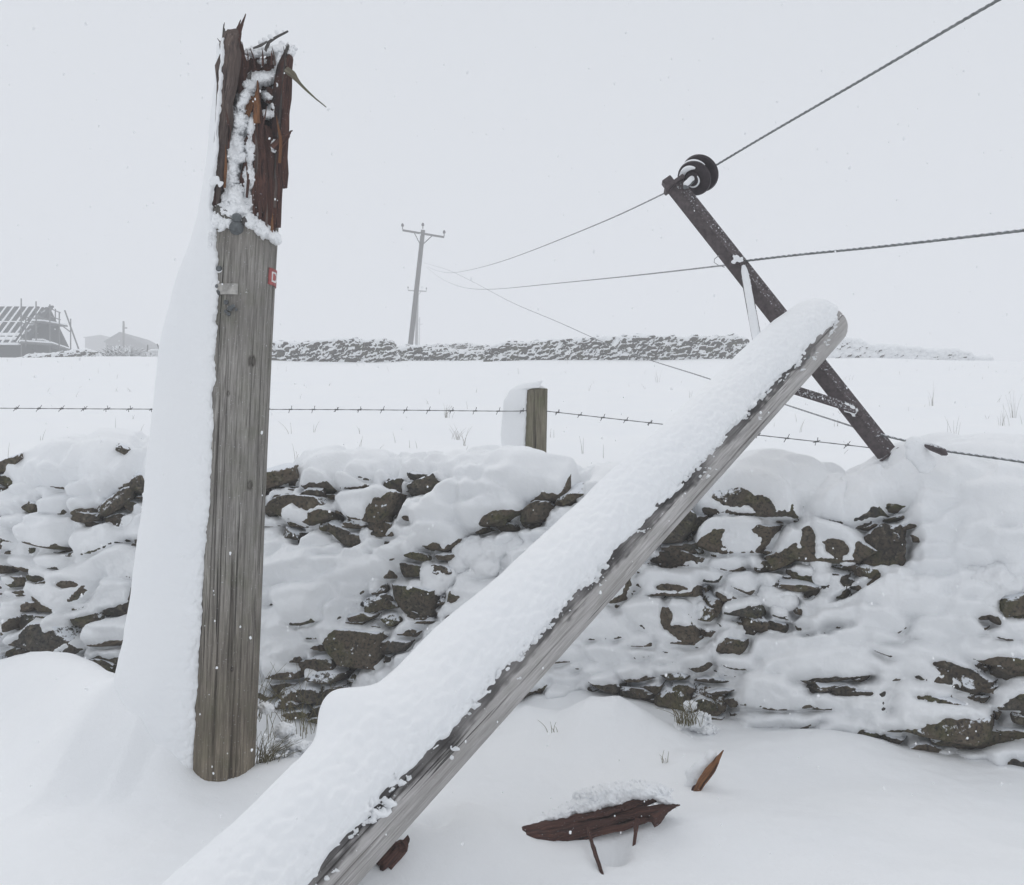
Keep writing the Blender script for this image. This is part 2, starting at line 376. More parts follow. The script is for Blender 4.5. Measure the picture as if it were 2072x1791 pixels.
def front_z(x, y):
    z = .035 * pn(x * .55, y * .55, 1.7) + .012 * fbm(x * 2.2, y * 2.2, 4.2, 3)
    d = wall_y(x) - y
    z = z + .16 * np.exp(-np.maximum(d, 0) / .4) * (.55 + .9 * pn(x * 1.3, 3.3, 0)) * sstep(2.2, .4, x)
    for px, py, Y, h, sx, sy, _ in BUMPS:
        X = (px - CX) / F * Y
        z = z + h * np.exp(-((x - X) / sx) ** 2 - ((y - Y) / sy) ** 2)
    for RL, sg in (([(-60, 1350, 5.6), (60, 1318, 5.5), (150, 1334, 5.2), (228, 1380, 4.50), (292, 1425, 4.44), (325, 1490, 4.42)], (.36, .36, .34, .30, .17, .12)),
                   ([(980, 1480, 5.15), (1065, 1438, 5.15), (1128, 1450, 5.12), (1190, 1414, 5.06), (1255, 1416, 5.04), (1320, 1458, 5.0), (1400, 1500, 4.95)], (.21,) * 7)):
        pts = [P(*p) for p in RL]; best = np.full(x.shape, 9.0); hh = np.zeros(x.shape); sgm = np.full(x.shape, .2)
        wx_ = x + .05 * pn(x * 3, y * 3, 6.0); wy_ = y + .05 * pn(x * 3, y * 3, 9.0)
        for p, q, s0, s1 in zip(pts[:-1], pts[1:], sg[:-1], sg[1:]):
            ab = (q - p)[:2]; t = np.clip(((wx_ - p[0]) * ab[0] + (wy_ - p[1]) * ab[1]) / ab.dot(ab), 0, 1)
            dd = np.hypot(wx_ - p[0] - t * ab[0], wy_ - p[1] - t * ab[1]); n_ = dd < best; best = np.where(n_, dd, best); hh = np.where(n_, p[2] + t * (q - p)[2], hh); sgm = np.where(n_, s0 + t * (s1 - s0), sgm)
        fall = np.exp(-(best / sgm) ** 2)
        z = z * (1 - fall) + np.maximum(hh, z) * fall
    # drift along the low end of the fallen pole
    a = np.array([-1.35, 2.5]); b = np.array([-.22, 3.72]); ab = b - a
    t = np.clip(((x - a[0]) * ab[0] + (y - a[1]) * ab[1]) / ab.dot(ab), 0, 1)
    dd = np.hypot(x - a[0] - t * ab[0] + .02, y - a[1] - t * ab[1])
    z = z + (.10 + .16 * t * (1 - .5 * t)) * np.exp(-(dd / .26) ** 2)
    z = z + .022 * fbm(x * 2.6 + 4, y * 2.6, 9.2, 3) * np.exp(-(np.maximum(d, 0) / 1.0) ** 2) + .010 * billow(x * 1.1, y * 1.6, 3.3, 2)
    # scour hollow in front of the stump
    z = z + .009 * fbm(x * 6, y * 6, 1.1, 4) - .02 * np.exp(-((x - AX0[0] - .12) / .22) ** 2 - ((y - 4.33) / .16) ** 2)
    return z
def ground_z(x, y):
    s = y - wall_y(x); k = sstep(.16, .52, s)
    return front_z(x, y) * (1 - k) + field_z(x, y) * k
def ground_hit(px, py):
    """depth at which the ray through a picture point meets the snow in front of the wall"""
    Y = np.linspace(2.2, 6.0, 1500); q = (px - CX) / F * Y; zr_ = CAMZ + (CY - py) / F * Y
    k = np.argmax(zr_ < ground_z(q, Y)); return float(Y[k] if k else 5.0)
def axis(segs):
    out = [segs[0][0]]
    for (a, b, st) in segs: out += list(np.linspace(a, b, max(2, int((b - a) / st)))[1:])
    return np.array(out)
gx = axis([(-230, -60, 8), (-60, -15, 1.2), (-15, -4, .25), (-4, 3.6, .0155), (3.6, 12, .25), (12, 60, 1.2), (60, 230, 8)])
gy = axis([(-6, 2, .5), (2, 2.6, .05), (2.6, 6.4, .0155), (6.4, 12, .06), (12, 45, .25), (45, 140, 1.2), (140, 380, 8)])
GX, GY = np.meshgrid(gx, gy)
GZ = ground_z(GX, GY)
near = (GY < 7) & (np.abs(GX) < 4.5)
GZ = GZ + np.where(near, .004 * billow(GX * 5, GY * 5, 0, 2), 0)
o = grid("ground", np.stack([GX, GY, GZ], -1), SNOWF, flip=False); o["kind"] = "structure"
for p in (o,): p["label"] = "smooth drifted snow covering the lane and the rising field"

# ------------------------------------------------------------------ dry stone walls
def ell_mask(px, py, L, nz, soft=.35, grow=1.0):
    M = np.zeros(px.shape)
    for e in L:
        cx, cy, rx, ry = e[0], e[1], e[2] * grow, e[3] * grow; a = math.radians(e[4] if len(e) > 4 else 0); st = e[5] if len(e) > 5 else 1
        X = (px - cx) * math.cos(a) + (py - cy) * math.sin(a); Y = -(px - cx) * math.sin(a) + (py - cy) * math.cos(a)
        d = np.hypot(X / rx, Y / ry) + .55 * nz
        M = np.maximum(M, st * sstep(1 + soft, 1 - soft, d))
    return M
DARK = [(22, 935, 36, 12, -20), (5, 965, 12, 20), (255, 910, 17, 10), (180, 1048, 30, 12, 10), (240, 1015, 50, 18, -38), (282, 985, 16, 24), (75, 1022, 15, 14),
        (0, 1088, 14, 12), (45, 1162, 36, 8, 12), (130, 1115, 14, 5), (150, 1182, 16, 6), (40, 1192, 10, 6), (70, 1262, 24, 32), (120, 1290, 45, 14, -25),
        (195, 1248, 70, 9, -14), (28, 1318, 45, 13, -30), (215, 1350, 40, 18, 15), (275, 1210, 12, 20), (270, 1100, 20, 7),
        (562, 962, 42, 26, -22), (568, 1015, 36, 16, -38), (630, 1005, 34, 18, -10), (592, 1078, 22, 11, 20), (600, 1100, 10, 10),
        (672, 1048, 32, 10, 10), (690, 1085, 34, 12, 38), (715, 1085, 10, 16), (800, 1005, 18, 42), (772, 1055, 26, 32), (855, 990, 34, 24, -30), (790, 1090, 36, 10, -42),
        (820, 1060, 16, 22, -40), (1005, 1050, 24, 26), (1030, 1070, 26, 9), (1085, 1035, 36, 20, -42), (1160, 1000, 32, 12, -32), (960, 1088, 28, 7, -25), (888, 1125, 16, 9),
        (840, 1158, 44, 12, -22), (770, 1218, 38, 20, -20), (865, 1190, 30, 9, 15), (910, 1185, 10, 16), (735, 1245, 45, 17, -28), (700, 1290, 50, 24, -22), (850, 1240, 26, 14, 20), (820, 1215, 14, 14),
        (790, 1305, 40, 17, -12), (735, 1315, 40, 14, -10), (645, 1345, 58, 34, -25), (600, 1430, 70, 50, -10), (560, 1460, 50, 34), (860, 1165, 70, 22, -28, .6), (770, 1228, 85, 28, -30, .65), (690, 1308, 85, 38, -28, .7), (625, 1388, 85, 55, -25, 1.0), (590, 1425, 80, 52, -15, 1.25), (650, 1400, 70, 55, -20, 1.2), (690, 1440, 40, 45, 0, 1.2), (565, 1470, 50, 34, 0, 1.2), (800, 1300, 60, 22, -15, .55), (1400, 1085, 60, 45, -15, .4), (1470, 1240, 60, 40, 0, .18), (1620, 1210, 90, 40, -10, .2), (1990, 1390, 90, 50, 5, .35), (1370, 1410, 70, 45, 0, .5), (690, 1070, 60, 30, 20, .25), (620, 1380, 70, 50, -30), (680, 1430, 50, 50), (575, 1430, 60, 40, -30), (690, 1330, 60, 30, -20), (840, 1130, 40, 14, -30), (905, 1130, 30, 10, -30), (800, 1185, 40, 14, -20), (880, 1215, 40, 12, -15), (760, 1270, 40, 12, -15), (720, 1385, 30, 30), (930, 1250, 20, 8), (598, 1405, 58, 40, -30), (660, 1405, 45, 50), (690, 1440, 24, 26), (640, 1450, 30, 30),
        (1120, 1110, 14, 6), (1395, 1060, 34, 24, -20), (1375, 1108, 48, 22, -8), (1335, 1138, 28, 10, 12), (1480, 1020, 40, 9), (1540, 1028, 16, 10), (1562, 1066, 26, 8, -8),
        (1580, 1130, 34, 20, -22), (1636, 1095, 9, 30), (1560, 1158, 42, 6, 4), (1620, 1062, 14, 10), (1785, 1105, 34, 50, 8), (1826, 1085, 22, 62, -14), (1806, 1040, 16, 20, -30), (1760, 1150, 50, 18, -30), (1695, 1108, 18, 12, 15), (1690, 1155, 40, 7, 0),
        (1615, 1182, 42, 12), (1640, 1200, 14, 14), (1732, 1195, 50, 7, -28), (1428, 1195, 16, 10, 20), (1444, 1225, 16, 26, 20), (1392, 1278, 30, 10, 10), (1350, 1240, 8, 26), (1365, 1187, 24, 5),
        (1522, 1250, 26, 22, 30), (1570, 1268, 56, 8, 6), (1610, 1238, 10, 20), (1480, 1302, 30, 15, -10), (1685, 1280, 34, 10, -12), (1640, 1290, 20, 7),
        (1360, 1408, 44, 38), (1295, 1400, 60, 13), (1225, 1402, 26, 16), (1150, 1432, 36, 14, -20), (1105, 1430, 30, 10, 30), (1432, 1420, 44, 44, 10), (1470, 1490, 26, 18), (1395, 1450, 30, 26),
        (1670, 1385, 64, 13, 6), (1700, 1398, 60, 7), (1740, 1380, 30, 7), (2052, 1222, 34, 26, -14), (2002, 1258, 22, 12), (2058, 1352, 64, 24, -4), (2000, 1375, 60, 14, 6), (1940, 1360, 44, 7, 18),
        (1960, 1480, 100, 26, -6), (1800, 1512, 84, 17, -4), (2040, 1470, 60, 22), (1930, 1415, 60, 8, 6), (1990, 1418, 40, 7), (2015, 1562, 52, 13, 14), (2062, 1560, 26, 22), (1755, 1495, 18, 14), (2060, 1410, 20, 12)]
THICK = [(560, 1290, 60, 90, -50), (640, 1200, 110, 60, -45), (760, 1120, 110, 42, -38), (880, 1050, 110, 38, -36), (1000, 985, 120, 40, -25), (1700, 1270, 170, 60, -38), (1830, 1190, 140, 60, -35),
         (1960, 1050, 140, 110), (1930, 1220, 90, 70), (1850, 960, 160, 50), (230, 960, 70, 30, -30), (110, 965, 60, 20), (1545, 970, 80, 36, 0), (600, 1150, 70, 60), (1000, 1000, 80, 26, -30), (640, 950, 40, 12), (1250, 1000, 60, 30)]
def build_wall(name, parent, us, base_xy, nrm_xy, zb, h, prof_n, top_w, back_drop, cell, relief, t0, auto, lump, mats, mask=None, seed=0, batter=.12, du=None, dv=None, tilt=0.35, amps=1.0):
    """wall as two relief skins: the stonework and the snow lying on it; where the snow skin dips below, stone shows"""
    n = len(us); m = prof_n
    s = np.linspace(0, 1, m)
    Ltot = h + top_w + back_drop                                    # per column
    V = np.zeros((m, n, 3)); vv = np.zeros((m, n))
    for_v = s[:, None] * Ltot[None]
    r = .10
    off = np.where(for_v < h, batter * for_v / np.maximum(h, .01), batter + np.minimum(for_v - h, top_w))
    z = np.where(for_v < h, for_v, h - np.maximum(for_v - h - top_w, 0))
    k = max(1.0, r / (Ltot.mean() / m))
    off = blur(off, k, 1); z = blur(z, k, 1)
    V[..., 0] = base_xy[None, :, 0] + nrm_xy[None, :, 0] * -off; V[..., 1] = base_xy[None, :, 1] + nrm_xy[None, :, 1] * -off
    V[..., 2] = zb[None] + z
    dU = np.gradient(V, axis=1); dV = np.gradient(V, axis=0); N = np.cross(dU, dV); N /= np.linalg.norm(N, axis=-1)[..., None] + 1e-9
    U = us[None] + 0 * for_v; vv = for_v
    c = cell[0] / .34; du = np.mean(np.diff(us)); dv = Ltot.mean() / m
    wob = .55 * fbm(U * .38 / c + seed, vv * .8 / c, 0, 3); wob2 = .5 * fbm(U * .9 / c + 5, vv * 1.6 / c, seed, 3)
    def stones(cu, cv, sd, bev):
        x_ = U / cu + wob * .34 / cu * c + wob2 * .3; y_ = vv / cv + wob2 * .6 + wob * .5 + tilt * .25 * np.sin(U * 1.7 / c + seed)
        _, f2a, ida, dxa, dya = worley(x_, y_, sd); f1a = np.hypot(dxa, dya); ed = f2a - f1a
        r1, r2, r3 = (ida * 37 % 256) / 255.0, (ida * 101 % 256) / 255.0, (ida * 59 % 256) / 255.0
        pr = sstep(0, bev, ed) ** .7
        return pr * (.45 + .9 * r1 + (r2 - .5) * 1.3 * dxa + (r3 - .4) * 1.2 * dya), ed, r1, r2
    hA, eA, rA, qA = stones(cell[0] * 1.15, cell[1] * 1.35, seed, .26)
    hB, eB, rB, qB = stones(cell[0] * .55, cell[1] * .60, seed + 31, .34)
    big = qA > .38
    hs_ = np.where(big, np.maximum(hA, hB * .55 - .05), hB * .62)
    edge = np.where(big & (hA > hB * .55), eA, eB); rid = np.where(big, rA, rB)
    hs_ = relief * (hs_ - .55) + relief * .22 * fbm(U * 9 / c, vv * 9 / c, seed, 4) + relief * .9 * fbm(U * .9 / c, vv * .9 / c, 5.5 + seed, 2)
    facing = np.clip(N[..., 2], 0, 1)
    hb = blur(hs_, .010 * c / dv, .010 * c / du); hw = blur(hs_, .022 * c / dv, .022 * c / du)
    # the wind came from the upper left: snow packs on faces turned up and to the left, and leaves the lee faces bare
    wind = np.tanh((.60 * np.gradient(hw, axis=1) / du - .85 * np.gradient(hw, axis=0) / dv) * 1.1)
    px, py = proj(V); nz = fbm(U * 7 / c, vv * 8 / c, 1 + seed, 3) * 1.1 + .55 * fbm(U * 26 / c, vv * 30 / c, 6 + seed, 3)
    E = ell_mask(px, py, mask[0], nz * 1.1, .6, 1.2) if mask else 0 * nz; K = ell_mask(px, py, mask[1], nz * .5, .5) if mask else 0 * nz
    t = t0 + auto * wind + lump * (1.1 * fbm(U * 1.6 / c, vv * 2.0 / c, 9 + seed, 3) + .9 * (puff(U * 7.0 / c, vv * 8.5 / c, 2, seed) - .45)) + facing * .07 * c - .120 * E * (1 - .35 * np.clip(wind, 0, 1)) + .075 * K + .006 * c * nz
    top_k = sstep(.35, .8, facing) * (1 - .8 * E)
    snow = hb * (1 - .75 * K) + .75 * K * blur(hb, .07 * c / dv, .07 * c / du) + t
    snow = snow * (1 - .8 * top_k) + .8 * top_k * blur(snow, .09 * c / dv, .16 * c / du)
    snow = blur(snow, .0045 * c / dv, .0045 * c / du)
    thin = sstep(.05 * c, .0, np.abs(snow - hs_)) * (1 - .7 * top_k)
    rough = np.clip(.45 + .9 * fbm(U * 1.3 / c, vv * 1.6 / c, 21.0, 2), .15, 1) * (1 - .6 * K)
    snow = snow + amps * (.018 * (puff(U * 19 / c, vv * 21 / c, 2, 5) - .5) * rough + .009 * (puff(U * 42 / c, vv * 44 / c, 1, 9) - .5) * (.5 * rough + thin) + .010 * thin * pn(U * 58 / c, vv * 62 / c, 3.0)) * (1 - .75 * top_k)
    hard = hs_ - relief * .9 * sstep(.30, .0, edge) * np.clip(.25 + E, 0, 1)
    so_ = V + N * hard[..., None]; sn = V + N * snow[..., None]
    sn[..., 2] += np.clip(t, 0, .15) * .30
    a = grid("stonework", so_, mats[0], parent, attrs={"cell": ('FLOAT', np.clip(rid, 0, 1))}, flip=False)
    b = grid("snow_cover", sn, mats[1], parent, flip=False)
    return V, N, snow, hs_

us = np.arange(-4.5, 4.1, .0072)
by = np.stack([us, blur(wall_y(us)[None], .1, 32)[0]], -1)
tg = np.gradient(by, axis=0); tg /= np.linalg.norm(tg, axis=1)[:, None]; nr = np.stack([tg[:, 1], -tg[:, 0]], -1)
zb = -.12 + 0 * us
topD = np.interp(us, [-4.6, -2.9, -2.3, -1.5, -.4, 0, .35, .9, 1.02, 1.3, 1.55, 1.75, 1.92, 2.4, 3.2, 4.3], [1.40, 1.44, 1.40, 1.42, 1.44, 1.42, 1.36, 1.30, 1.24, 1.35, 1.36, 1.27, 1.31, 1.43, 1.45, 1.4])
topD = topD + .035 * fbm(us * 2.3, 0 * us, 4.0, 3)
wall = thing("drystone_wall", "long dry stone wall plastered with snow behind the broken stump and the fallen pole", "stone wall", (0, 5.6, 0))
build_wall("drystone_wall", wall, us, by, nr, zb, topD - zb, 300, .42, .25, (.34, .15), .140, .021, .046, .046, (STONE, SNOWR), (DARK, THICK), 3)

# large bare stones standing proud of the snow, each set in the wall's face or cope
def surf(px, py, push=0.0):
    """point where the ray through the picture point meets the wall's face (or its top)"""
    dx = (px - CX) / F; dz = (CY - py) / F
    Y = 5.5
    for _ in range(30):
        zz = CAMZ + dz * Y; Y = .5 * Y + .5 * (wall_y(dx * Y) + .12 * np.clip((zz + .12) / 1.5, 0, 1))
    Y += push
    return P(px, py, Y)
STN = [  # px, py, w px, h px, tilt deg, push in
    (560, 962, 96, 50, -18), (570, 1018, 78, 32, -36), (632, 1004, 70, 38, -8), (800, 1005, 42, 92, 8), (772, 1052, 52, 64, 18), (856, 988, 66, 48, -22),
    (690, 1072, 60, 30, 30), (1008, 1048, 44, 46, 10), (1088, 1036, 74, 44, -38), (1158, 1000, 62, 30, -28), (24, 936, 78, 30, -18), (256, 912, 34, 22, 24), (242, 1012, 96, 36, -36),
    (178, 1046, 60, 26, 6), (592, 1080, 40, 24, 20), (1396, 1060, 70, 42, -10), (1376, 1110, 92, 40, -6), (1582, 1130, 76, 42, -20), (1784, 1105, 84, 110, 6), (1768, 1150, 90, 40, -10),
    (1614, 1182, 90, 28, 0), (1522, 1252, 58, 46, 24), (1440, 1222, 40, 52, 16), (1480, 1302, 64, 36, -8), (1362, 1408, 84, 62, 6), (1432, 1420, 84, 74, 12), (1290, 1404, 84, 30, 3),
    (2054, 1222, 72, 52, -12), (2056, 1352, 110, 44, -4), (1965, 1482, 190, 52, -5), (1800, 1514, 120, 34, -4), (2062, 1558, 60, 46, 6), (1672, 1386, 84, 26, 6),
    (770, 1218, 72, 40, -16), (700, 1292, 92, 44, -14), (648, 1346, 96, 52, -10), (790, 1304, 76, 34, -8), (600, 1402, 88, 52, -12), (668, 1402, 80, 52, 0), (735, 1246, 70, 28, -18),
    (1690, 1108, 40, 26, 12), (70, 1262, 50, 58, 10), (215, 1348, 76, 34, 10), (120, 1290, 80, 24, -20), (655, 1450, 70, 46, 4), (845, 1240, 50, 28, 16)]
for k, (px, py, wpx, hpx, tl) in enumerate(STN):
    top = py < 1000
    c = surf(px, py, .055); m_ = c[1] / F
    V, fs = rock_verts((wpx * m_ * 1.08, .20, hpx * m_ * 1.0), (R.uniform(-.25, .25), math.radians(tl), R.uniform(-.3, .3)), 100 + k)
    mb = MB(); mb._add(V + c, fs); ob = mb.build("coping_stone" if top else "wall_stone", STONE, wall)
    a = ob.data.attributes.new("cell", 'FLOAT', 'POINT'); a.data.foreach_set("value", np.full(len(ob.data.vertices), R.uniform(.1, .95), np.float32))
# loose snow pillows lying on top of the wall
for balls in ([(1460, 985, 26), (1500, 965, 34), (1545, 960, 36), (1590, 965, 32), (1625, 985, 22), (1520, 990, 28), (1580, 995, 26)],
              [(1765, 985, 34), (1825, 968, 36), (1890, 948, 40), (1960, 955, 44), (2030, 960, 44), (1860, 990, 44), (1940, 1000, 48), (2040, 1010, 50), (1790, 1000, 22)],
              [(1005, 955, 20), (1050, 948, 22), (1090, 962, 18), (1040, 970, 22), (980, 975, 20)],
              [(760, 1375, 34), (745, 1400, 30), (800, 1370, 30), (780, 1410, 32), (835, 1350, 30), (820, 1395, 40)],
              [(1990, 1180, 40), (2030, 1170, 40), (1950, 1200, 34), (1980, 1215, 30)],
              [(880, 1180, 30), (905, 1165, 26), (870, 1155, 22)], [(955, 1115, 34), (1000, 1110, 30), (1040, 1105, 26), (985, 1145, 30), (930, 1140, 22)],
              [(1370, 1230, 30), (1395, 1220, 26), (1385, 1250, 26)], [(1560, 1205, 26), (1590, 1215, 24)], [(1660, 1135, 20), (1665, 1165, 22), (1655, 1105, 16)], [(1715, 1130, 18), (1725, 1105, 16)]):
    bl = []
    for px, py, r in balls:
        c = surf(px, py, .10 if py < 1010 else .03); s_ = c[1] / F; bl.append((c[0], c[1], c[2], r * s_ * 1.1, r * s_ * 1.1, r * s_ * .9))
    blob("snow_pillow", bl, .014, SNOWR, wall, amp=.28)

def snow_sheet(name, parent, Yb, Yf, L, mat, seed, step=1.3, rough=.35, soft=.5, fr=1.0, pa=.55):
    """wind-packed snow plastered over broken wood: a lumpy relief from Yb out to Yf, thick in the middle and ragged at its rim"""
    A = np.array([e[:4] for e in L], float); m_ = np.max(A[:, 2:4], axis=1) * 1.4 + 3
    xs = np.arange((A[:, 0] - m_).min(), (A[:, 0] + m_).max(), step); ysx = np.arange((A[:, 1] - m_).min(), (A[:, 1] + m_).max(), step)
    X, Yy = np.meshgrid(xs, ysx); k = fr * .055
    nz = (fbm(X * k, Yy * k, seed, 4) + .5 * pn(X * k * 5, Yy * k * 5, seed + 2))
    M = ell_mask(X, Yy, L, nz * rough * 2.2, soft)
    H = np.clip(M, 0, 1) ** .7; pf = puff(X * k * 1.6, Yy * k * 1.6, 3, seed)
    H = H * (.62 + pa * (pf - .4) + .25 * fbm(X * k * .5, Yy * k * .5, seed + 5, 2))
    Dp = Yb - (Yb - Yf) * np.clip(H, 0, 1.4)
    V = np.stack([(X - CX) / F * Dp, Dp, CAMZ + (CY - Yy) / F * Dp - .0 * H], -1)
    f = gfaces(*X.shape); keep = (M.ravel()[f].max(axis=1) > .02); f = f[keep]
    used = np.unique(f); idx = np.full(X.size, -1); idx[used] = np.arange(len(used))
    return link(name, raw_mesh(name, V.reshape(-1, 3)[used], idx[f], True), mat, parent)
# ------------------------------------------------------------------ broken pole stump
RPX = 70.0; RS = RPX / F * 4.55
def ax_at(z):
    z = np.asarray(z, float); y = CY - (z - CAMZ) * F / 4.55
    return np.stack([(axx(np.clip(y, 20, 1800)) - CX) / F * 4.55, 4.55 + 0 * z, z], -1)
def theta_of(y, x):
    """angle round the stump at which its surface shows at picture point (x, y)"""
    t = np.linspace(-math.pi / 2 * .98, math.pi / 2 * .98, 181); X = (axx(y) - CX) / F * 4.55 + RS * np.sin(t); q = CX + X / (4.55 - RS * np.cos(t)) * F
    return float(np.interp(x, q[:np.argmax(q) + 1], t[:np.argmax(q) + 1]))
def zD(y, Y=4.55): return CAMZ + (CY - np.asarray(y, float)) / F * Y
stump = thing("pole_stump", "upright snapped wooden pole with a splintered top and a small red sign", "broken pole", tuple(ax_at(np.array(0.0))))
nth = 360; th = np.linspace(-math.pi, math.pi, nth, endpoint=False); deg = np.degrees(th)
jag = fbm(np.cos(th) * 7, np.sin(th) * 7, 1.0, 3); jag2 = pn(np.cos(th) * 30, np.sin(th) * 30, 4.0)
gapD = np.interp(deg, [-48, -30, -5, 20, 45, 66], [432, 430, 446, 462, 474, 486]) + 10 * jag + 6 * jag2
tallD = np.interp(deg, [-180, -150, -115, -90, -70, -50, 66, 75, 95, 120, 150, 180], [118, 130, 110, 84, 66, 84, 112, 100, 104, 112, 128, 118]) - 26 * np.abs(jag) - 14 * jag2
kg = sstep(-52, -47, deg) * sstep(70, 64, deg)
topD_ = gapD * kg + tallD * (1 - kg)
Ht = zD(topD_)
m1, m2 = 420, 90
rows = []; inner = []; wcs = []; grade = []; knot = []; wet = []
zlow = -.25
for i in range(m1):
    z = zlow + (Ht - zlow) * (i / (m1 - 1)); rr = RS * np.ones(nth)
    rr = rr * (1 + .012 * pn(np.cos(th) * 1.5, np.sin(th) * 1.5, z * .8))
    ridge = pn(np.cos(th) * 9, np.sin(th) * 9, z * .35); rr = rr - .0035 * np.abs(ridge) * 2
    crack = np.clip(.10 - np.abs(pn(np.cos(th) * 5 + 4, np.sin(th) * 5, z * .22 + 7)), 0, .1) * 10 * sstep(.0, .25, pn(np.cos(th) * 2.2, np.sin(th) * 2.2, z * .9 + 3))
    rr = rr - .012 * crack
    kn = 0
    for (ky, kx) in ((735, 510), (980, 506), (1340, 470), (800, 462)):
        kz = zD(ky); kth = theta_of(ky, kx)
        sc = {735: .75, 980: .6}.get(ky, .3)
        d = np.hypot((th - kth) * RS / .020, (z - kz) / .030) / sc
        ring = np.exp(-((d - 1) / .35) ** 2); kn = np.maximum(kn, ring * .55 + .35 * np.exp(-d ** 2)); rr = rr + .007 * sc * ring - .006 * sc * np.exp(-(d / .6) ** 2)
    # flat scarf cut high on the left front of the pole, where the fittings were screwed on
    c = ax_at(z)
    rows.append(np.stack([c[:, 0] + rr * np.sin(th), c[:, 1] - rr * np.cos(th), z], -1))
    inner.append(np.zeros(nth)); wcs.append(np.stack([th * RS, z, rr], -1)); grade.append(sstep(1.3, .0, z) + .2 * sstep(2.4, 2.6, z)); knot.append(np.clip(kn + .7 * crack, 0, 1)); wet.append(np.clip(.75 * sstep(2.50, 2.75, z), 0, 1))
zfl = zD(500)
for i in range(m2):
    t = (i + 1) / m2
    z = Ht + (zfl - Ht) * min(1, t * 1.08)
    depth = sstep(0, .12, t)
    rr = RS * (1 - .26 * depth - .26 * t * (1 - kg)) + RS * (.20 * pn(np.cos(th) * 6, np.sin(th) * 6, z * 1.3) + .14 * pn(np.cos(th) * 15, np.sin(th) * 15, z * 1.1)) * depth
    rr = np.clip(rr, .1 * RS, .97 * RS)
    if t > .93: rr = rr * (1 - (t - .93) / .07 * .97)
    c = ax_at(z)
    rows.append(np.stack([c[:, 0] + rr * np.sin(th), c[:, 1] - rr * np.cos(th), z], -1))
    inner.append(np.ones(nth)); wcs.append(np.stack([th * RS * 1.3, z, rr], -1)); grade.append(np.zeros(nth)); knot.append(np.zeros(nth)); wet.append(np.zeros(nth))
AT = {"inner": ('FLOAT', np.array(inner)), "wc": ('FLOAT_VECTOR', np.array(wcs)), "grade": ('FLOAT', np.array(grade)), "knot": ('FLOAT', np.array(knot)), "wet": ('FLOAT', np.array(wet))}
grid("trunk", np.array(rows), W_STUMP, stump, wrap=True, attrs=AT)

def splinter(name, pts, w0, mat, parent, Y, seed, flat=.6, n=9, tipk=.08, sub=14, org=None):
    pts = np.array([P(p[0], p[1], p[2] if len(p) > 2 else Y) for p in pts]); k = np.linspace(0, 1, len(pts)); q = np.linspace(0, 1, sub)
    pp = np.stack([np.interp(q, k, pts[:, a]) for a in range(3)], -1)
    ww = np.interp(q, np.linspace(0, 1, len(w0)), w0) / F * Y / 2
    g = np.random.default_rng(seed); pp[1:-1] += g.normal(size=(sub - 2, 3)) * ww.max() * .05
    mb = MB(); mb.tube(pp, np.maximum(ww, .0008), n, flat, .45, seed); return mb.build(name, mat, parent, org)
SPL = [  # picture points, widths in picture units, material, depth
    ([(438, 420), (447, 300), (455, 200), (466, 110), (472, 70), (477, 58)], [12, 26, 36, 44, 30, 6], W_BROWN, 4.46), ([(476, 110), (484, 66), (497, 28)], [16, 9, 2], W_RED, 4.46), ([(472, 90), (481, 58), (487, 40)], [8, 6, 2], W_RED, 4.48),
    ([(455, 95), (464, 72), (478, 62)], [12, 9, 2], W_RED, 4.47),
    ([(488, 190), (490, 130), (486, 84)], [18, 22, 6], W_RED, 4.52),
    ([(528, 470), (526, 330), (522, 230), (521, 163)], [34, 34, 20, 3], W_RED, 4.47), ([(544, 480), (541, 360), (537, 262), (536, 255)], [26, 32, 26, 14], W_RED, 4.49),
    ([(521, 250), (519, 205), (521, 164)], [14, 11, 2], W_ORANGE, 4.44), ([(494, 255), (505, 215), (512, 196)], [9, 17, 8], W_ORANGE, 4.50),
    ([(498, 300), (502, 285), (505, 270)], [12, 14, 6], W_RED, 4.50), ([(486, 420), (494, 370), (496, 330)], [14, 16, 8], W_RED, 4.50),
    ([(558, 460), (560, 330), (566, 290), (570, 280)], [22, 24, 16, 6], W_RED, 4.50), ([(570, 380), (577, 250), (585, 120), (588, 112)], [22, 18, 18, 10], W_RED, 4.51),
    ([(552, 300), (572, 278), (592, 264)], [16, 12, 2], W_RED, 4.45), ([(560, 305), (575, 288), (586, 274)], [10, 10, 3], W_RED, 4.46),
    ([(578, 140), (592, 150), (604, 166), (628, 190), (660, 217)], [12, 12, 6, 4, 2], W_POST, 4.46), ([(536, 104), (545, 84), (562, 74), (583, 63)], [8, 7, 6, 4], W_FAR, 4.52), ([(512, 98), (528, 92), (541, 84)], [4, 6, 3], W_FAR, 4.50),
    ([(515, 160), (514, 130), (520, 104)], [26, 26, 8], W_RED, 4.60), ([(540, 150), (545, 120), (548, 100)], [30, 24, 6], W_RED, 4.60), ([(560, 140), (566, 118), (572, 92)], [16, 14, 5], W_RED, 4.6), ([(503, 160), (505, 150), (509, 142)], [9, 6, 2], W_FAR, 4.46),
    ([(545, 210), (552, 190), (540, 176)], [14, 20, 4], W_RED, 4.53)]
for k, (pts, ww, mat, Y) in enumerate(SPL): splinter("splinter", pts, ww, mat, stump, Y, k * 3 + 1, .55)

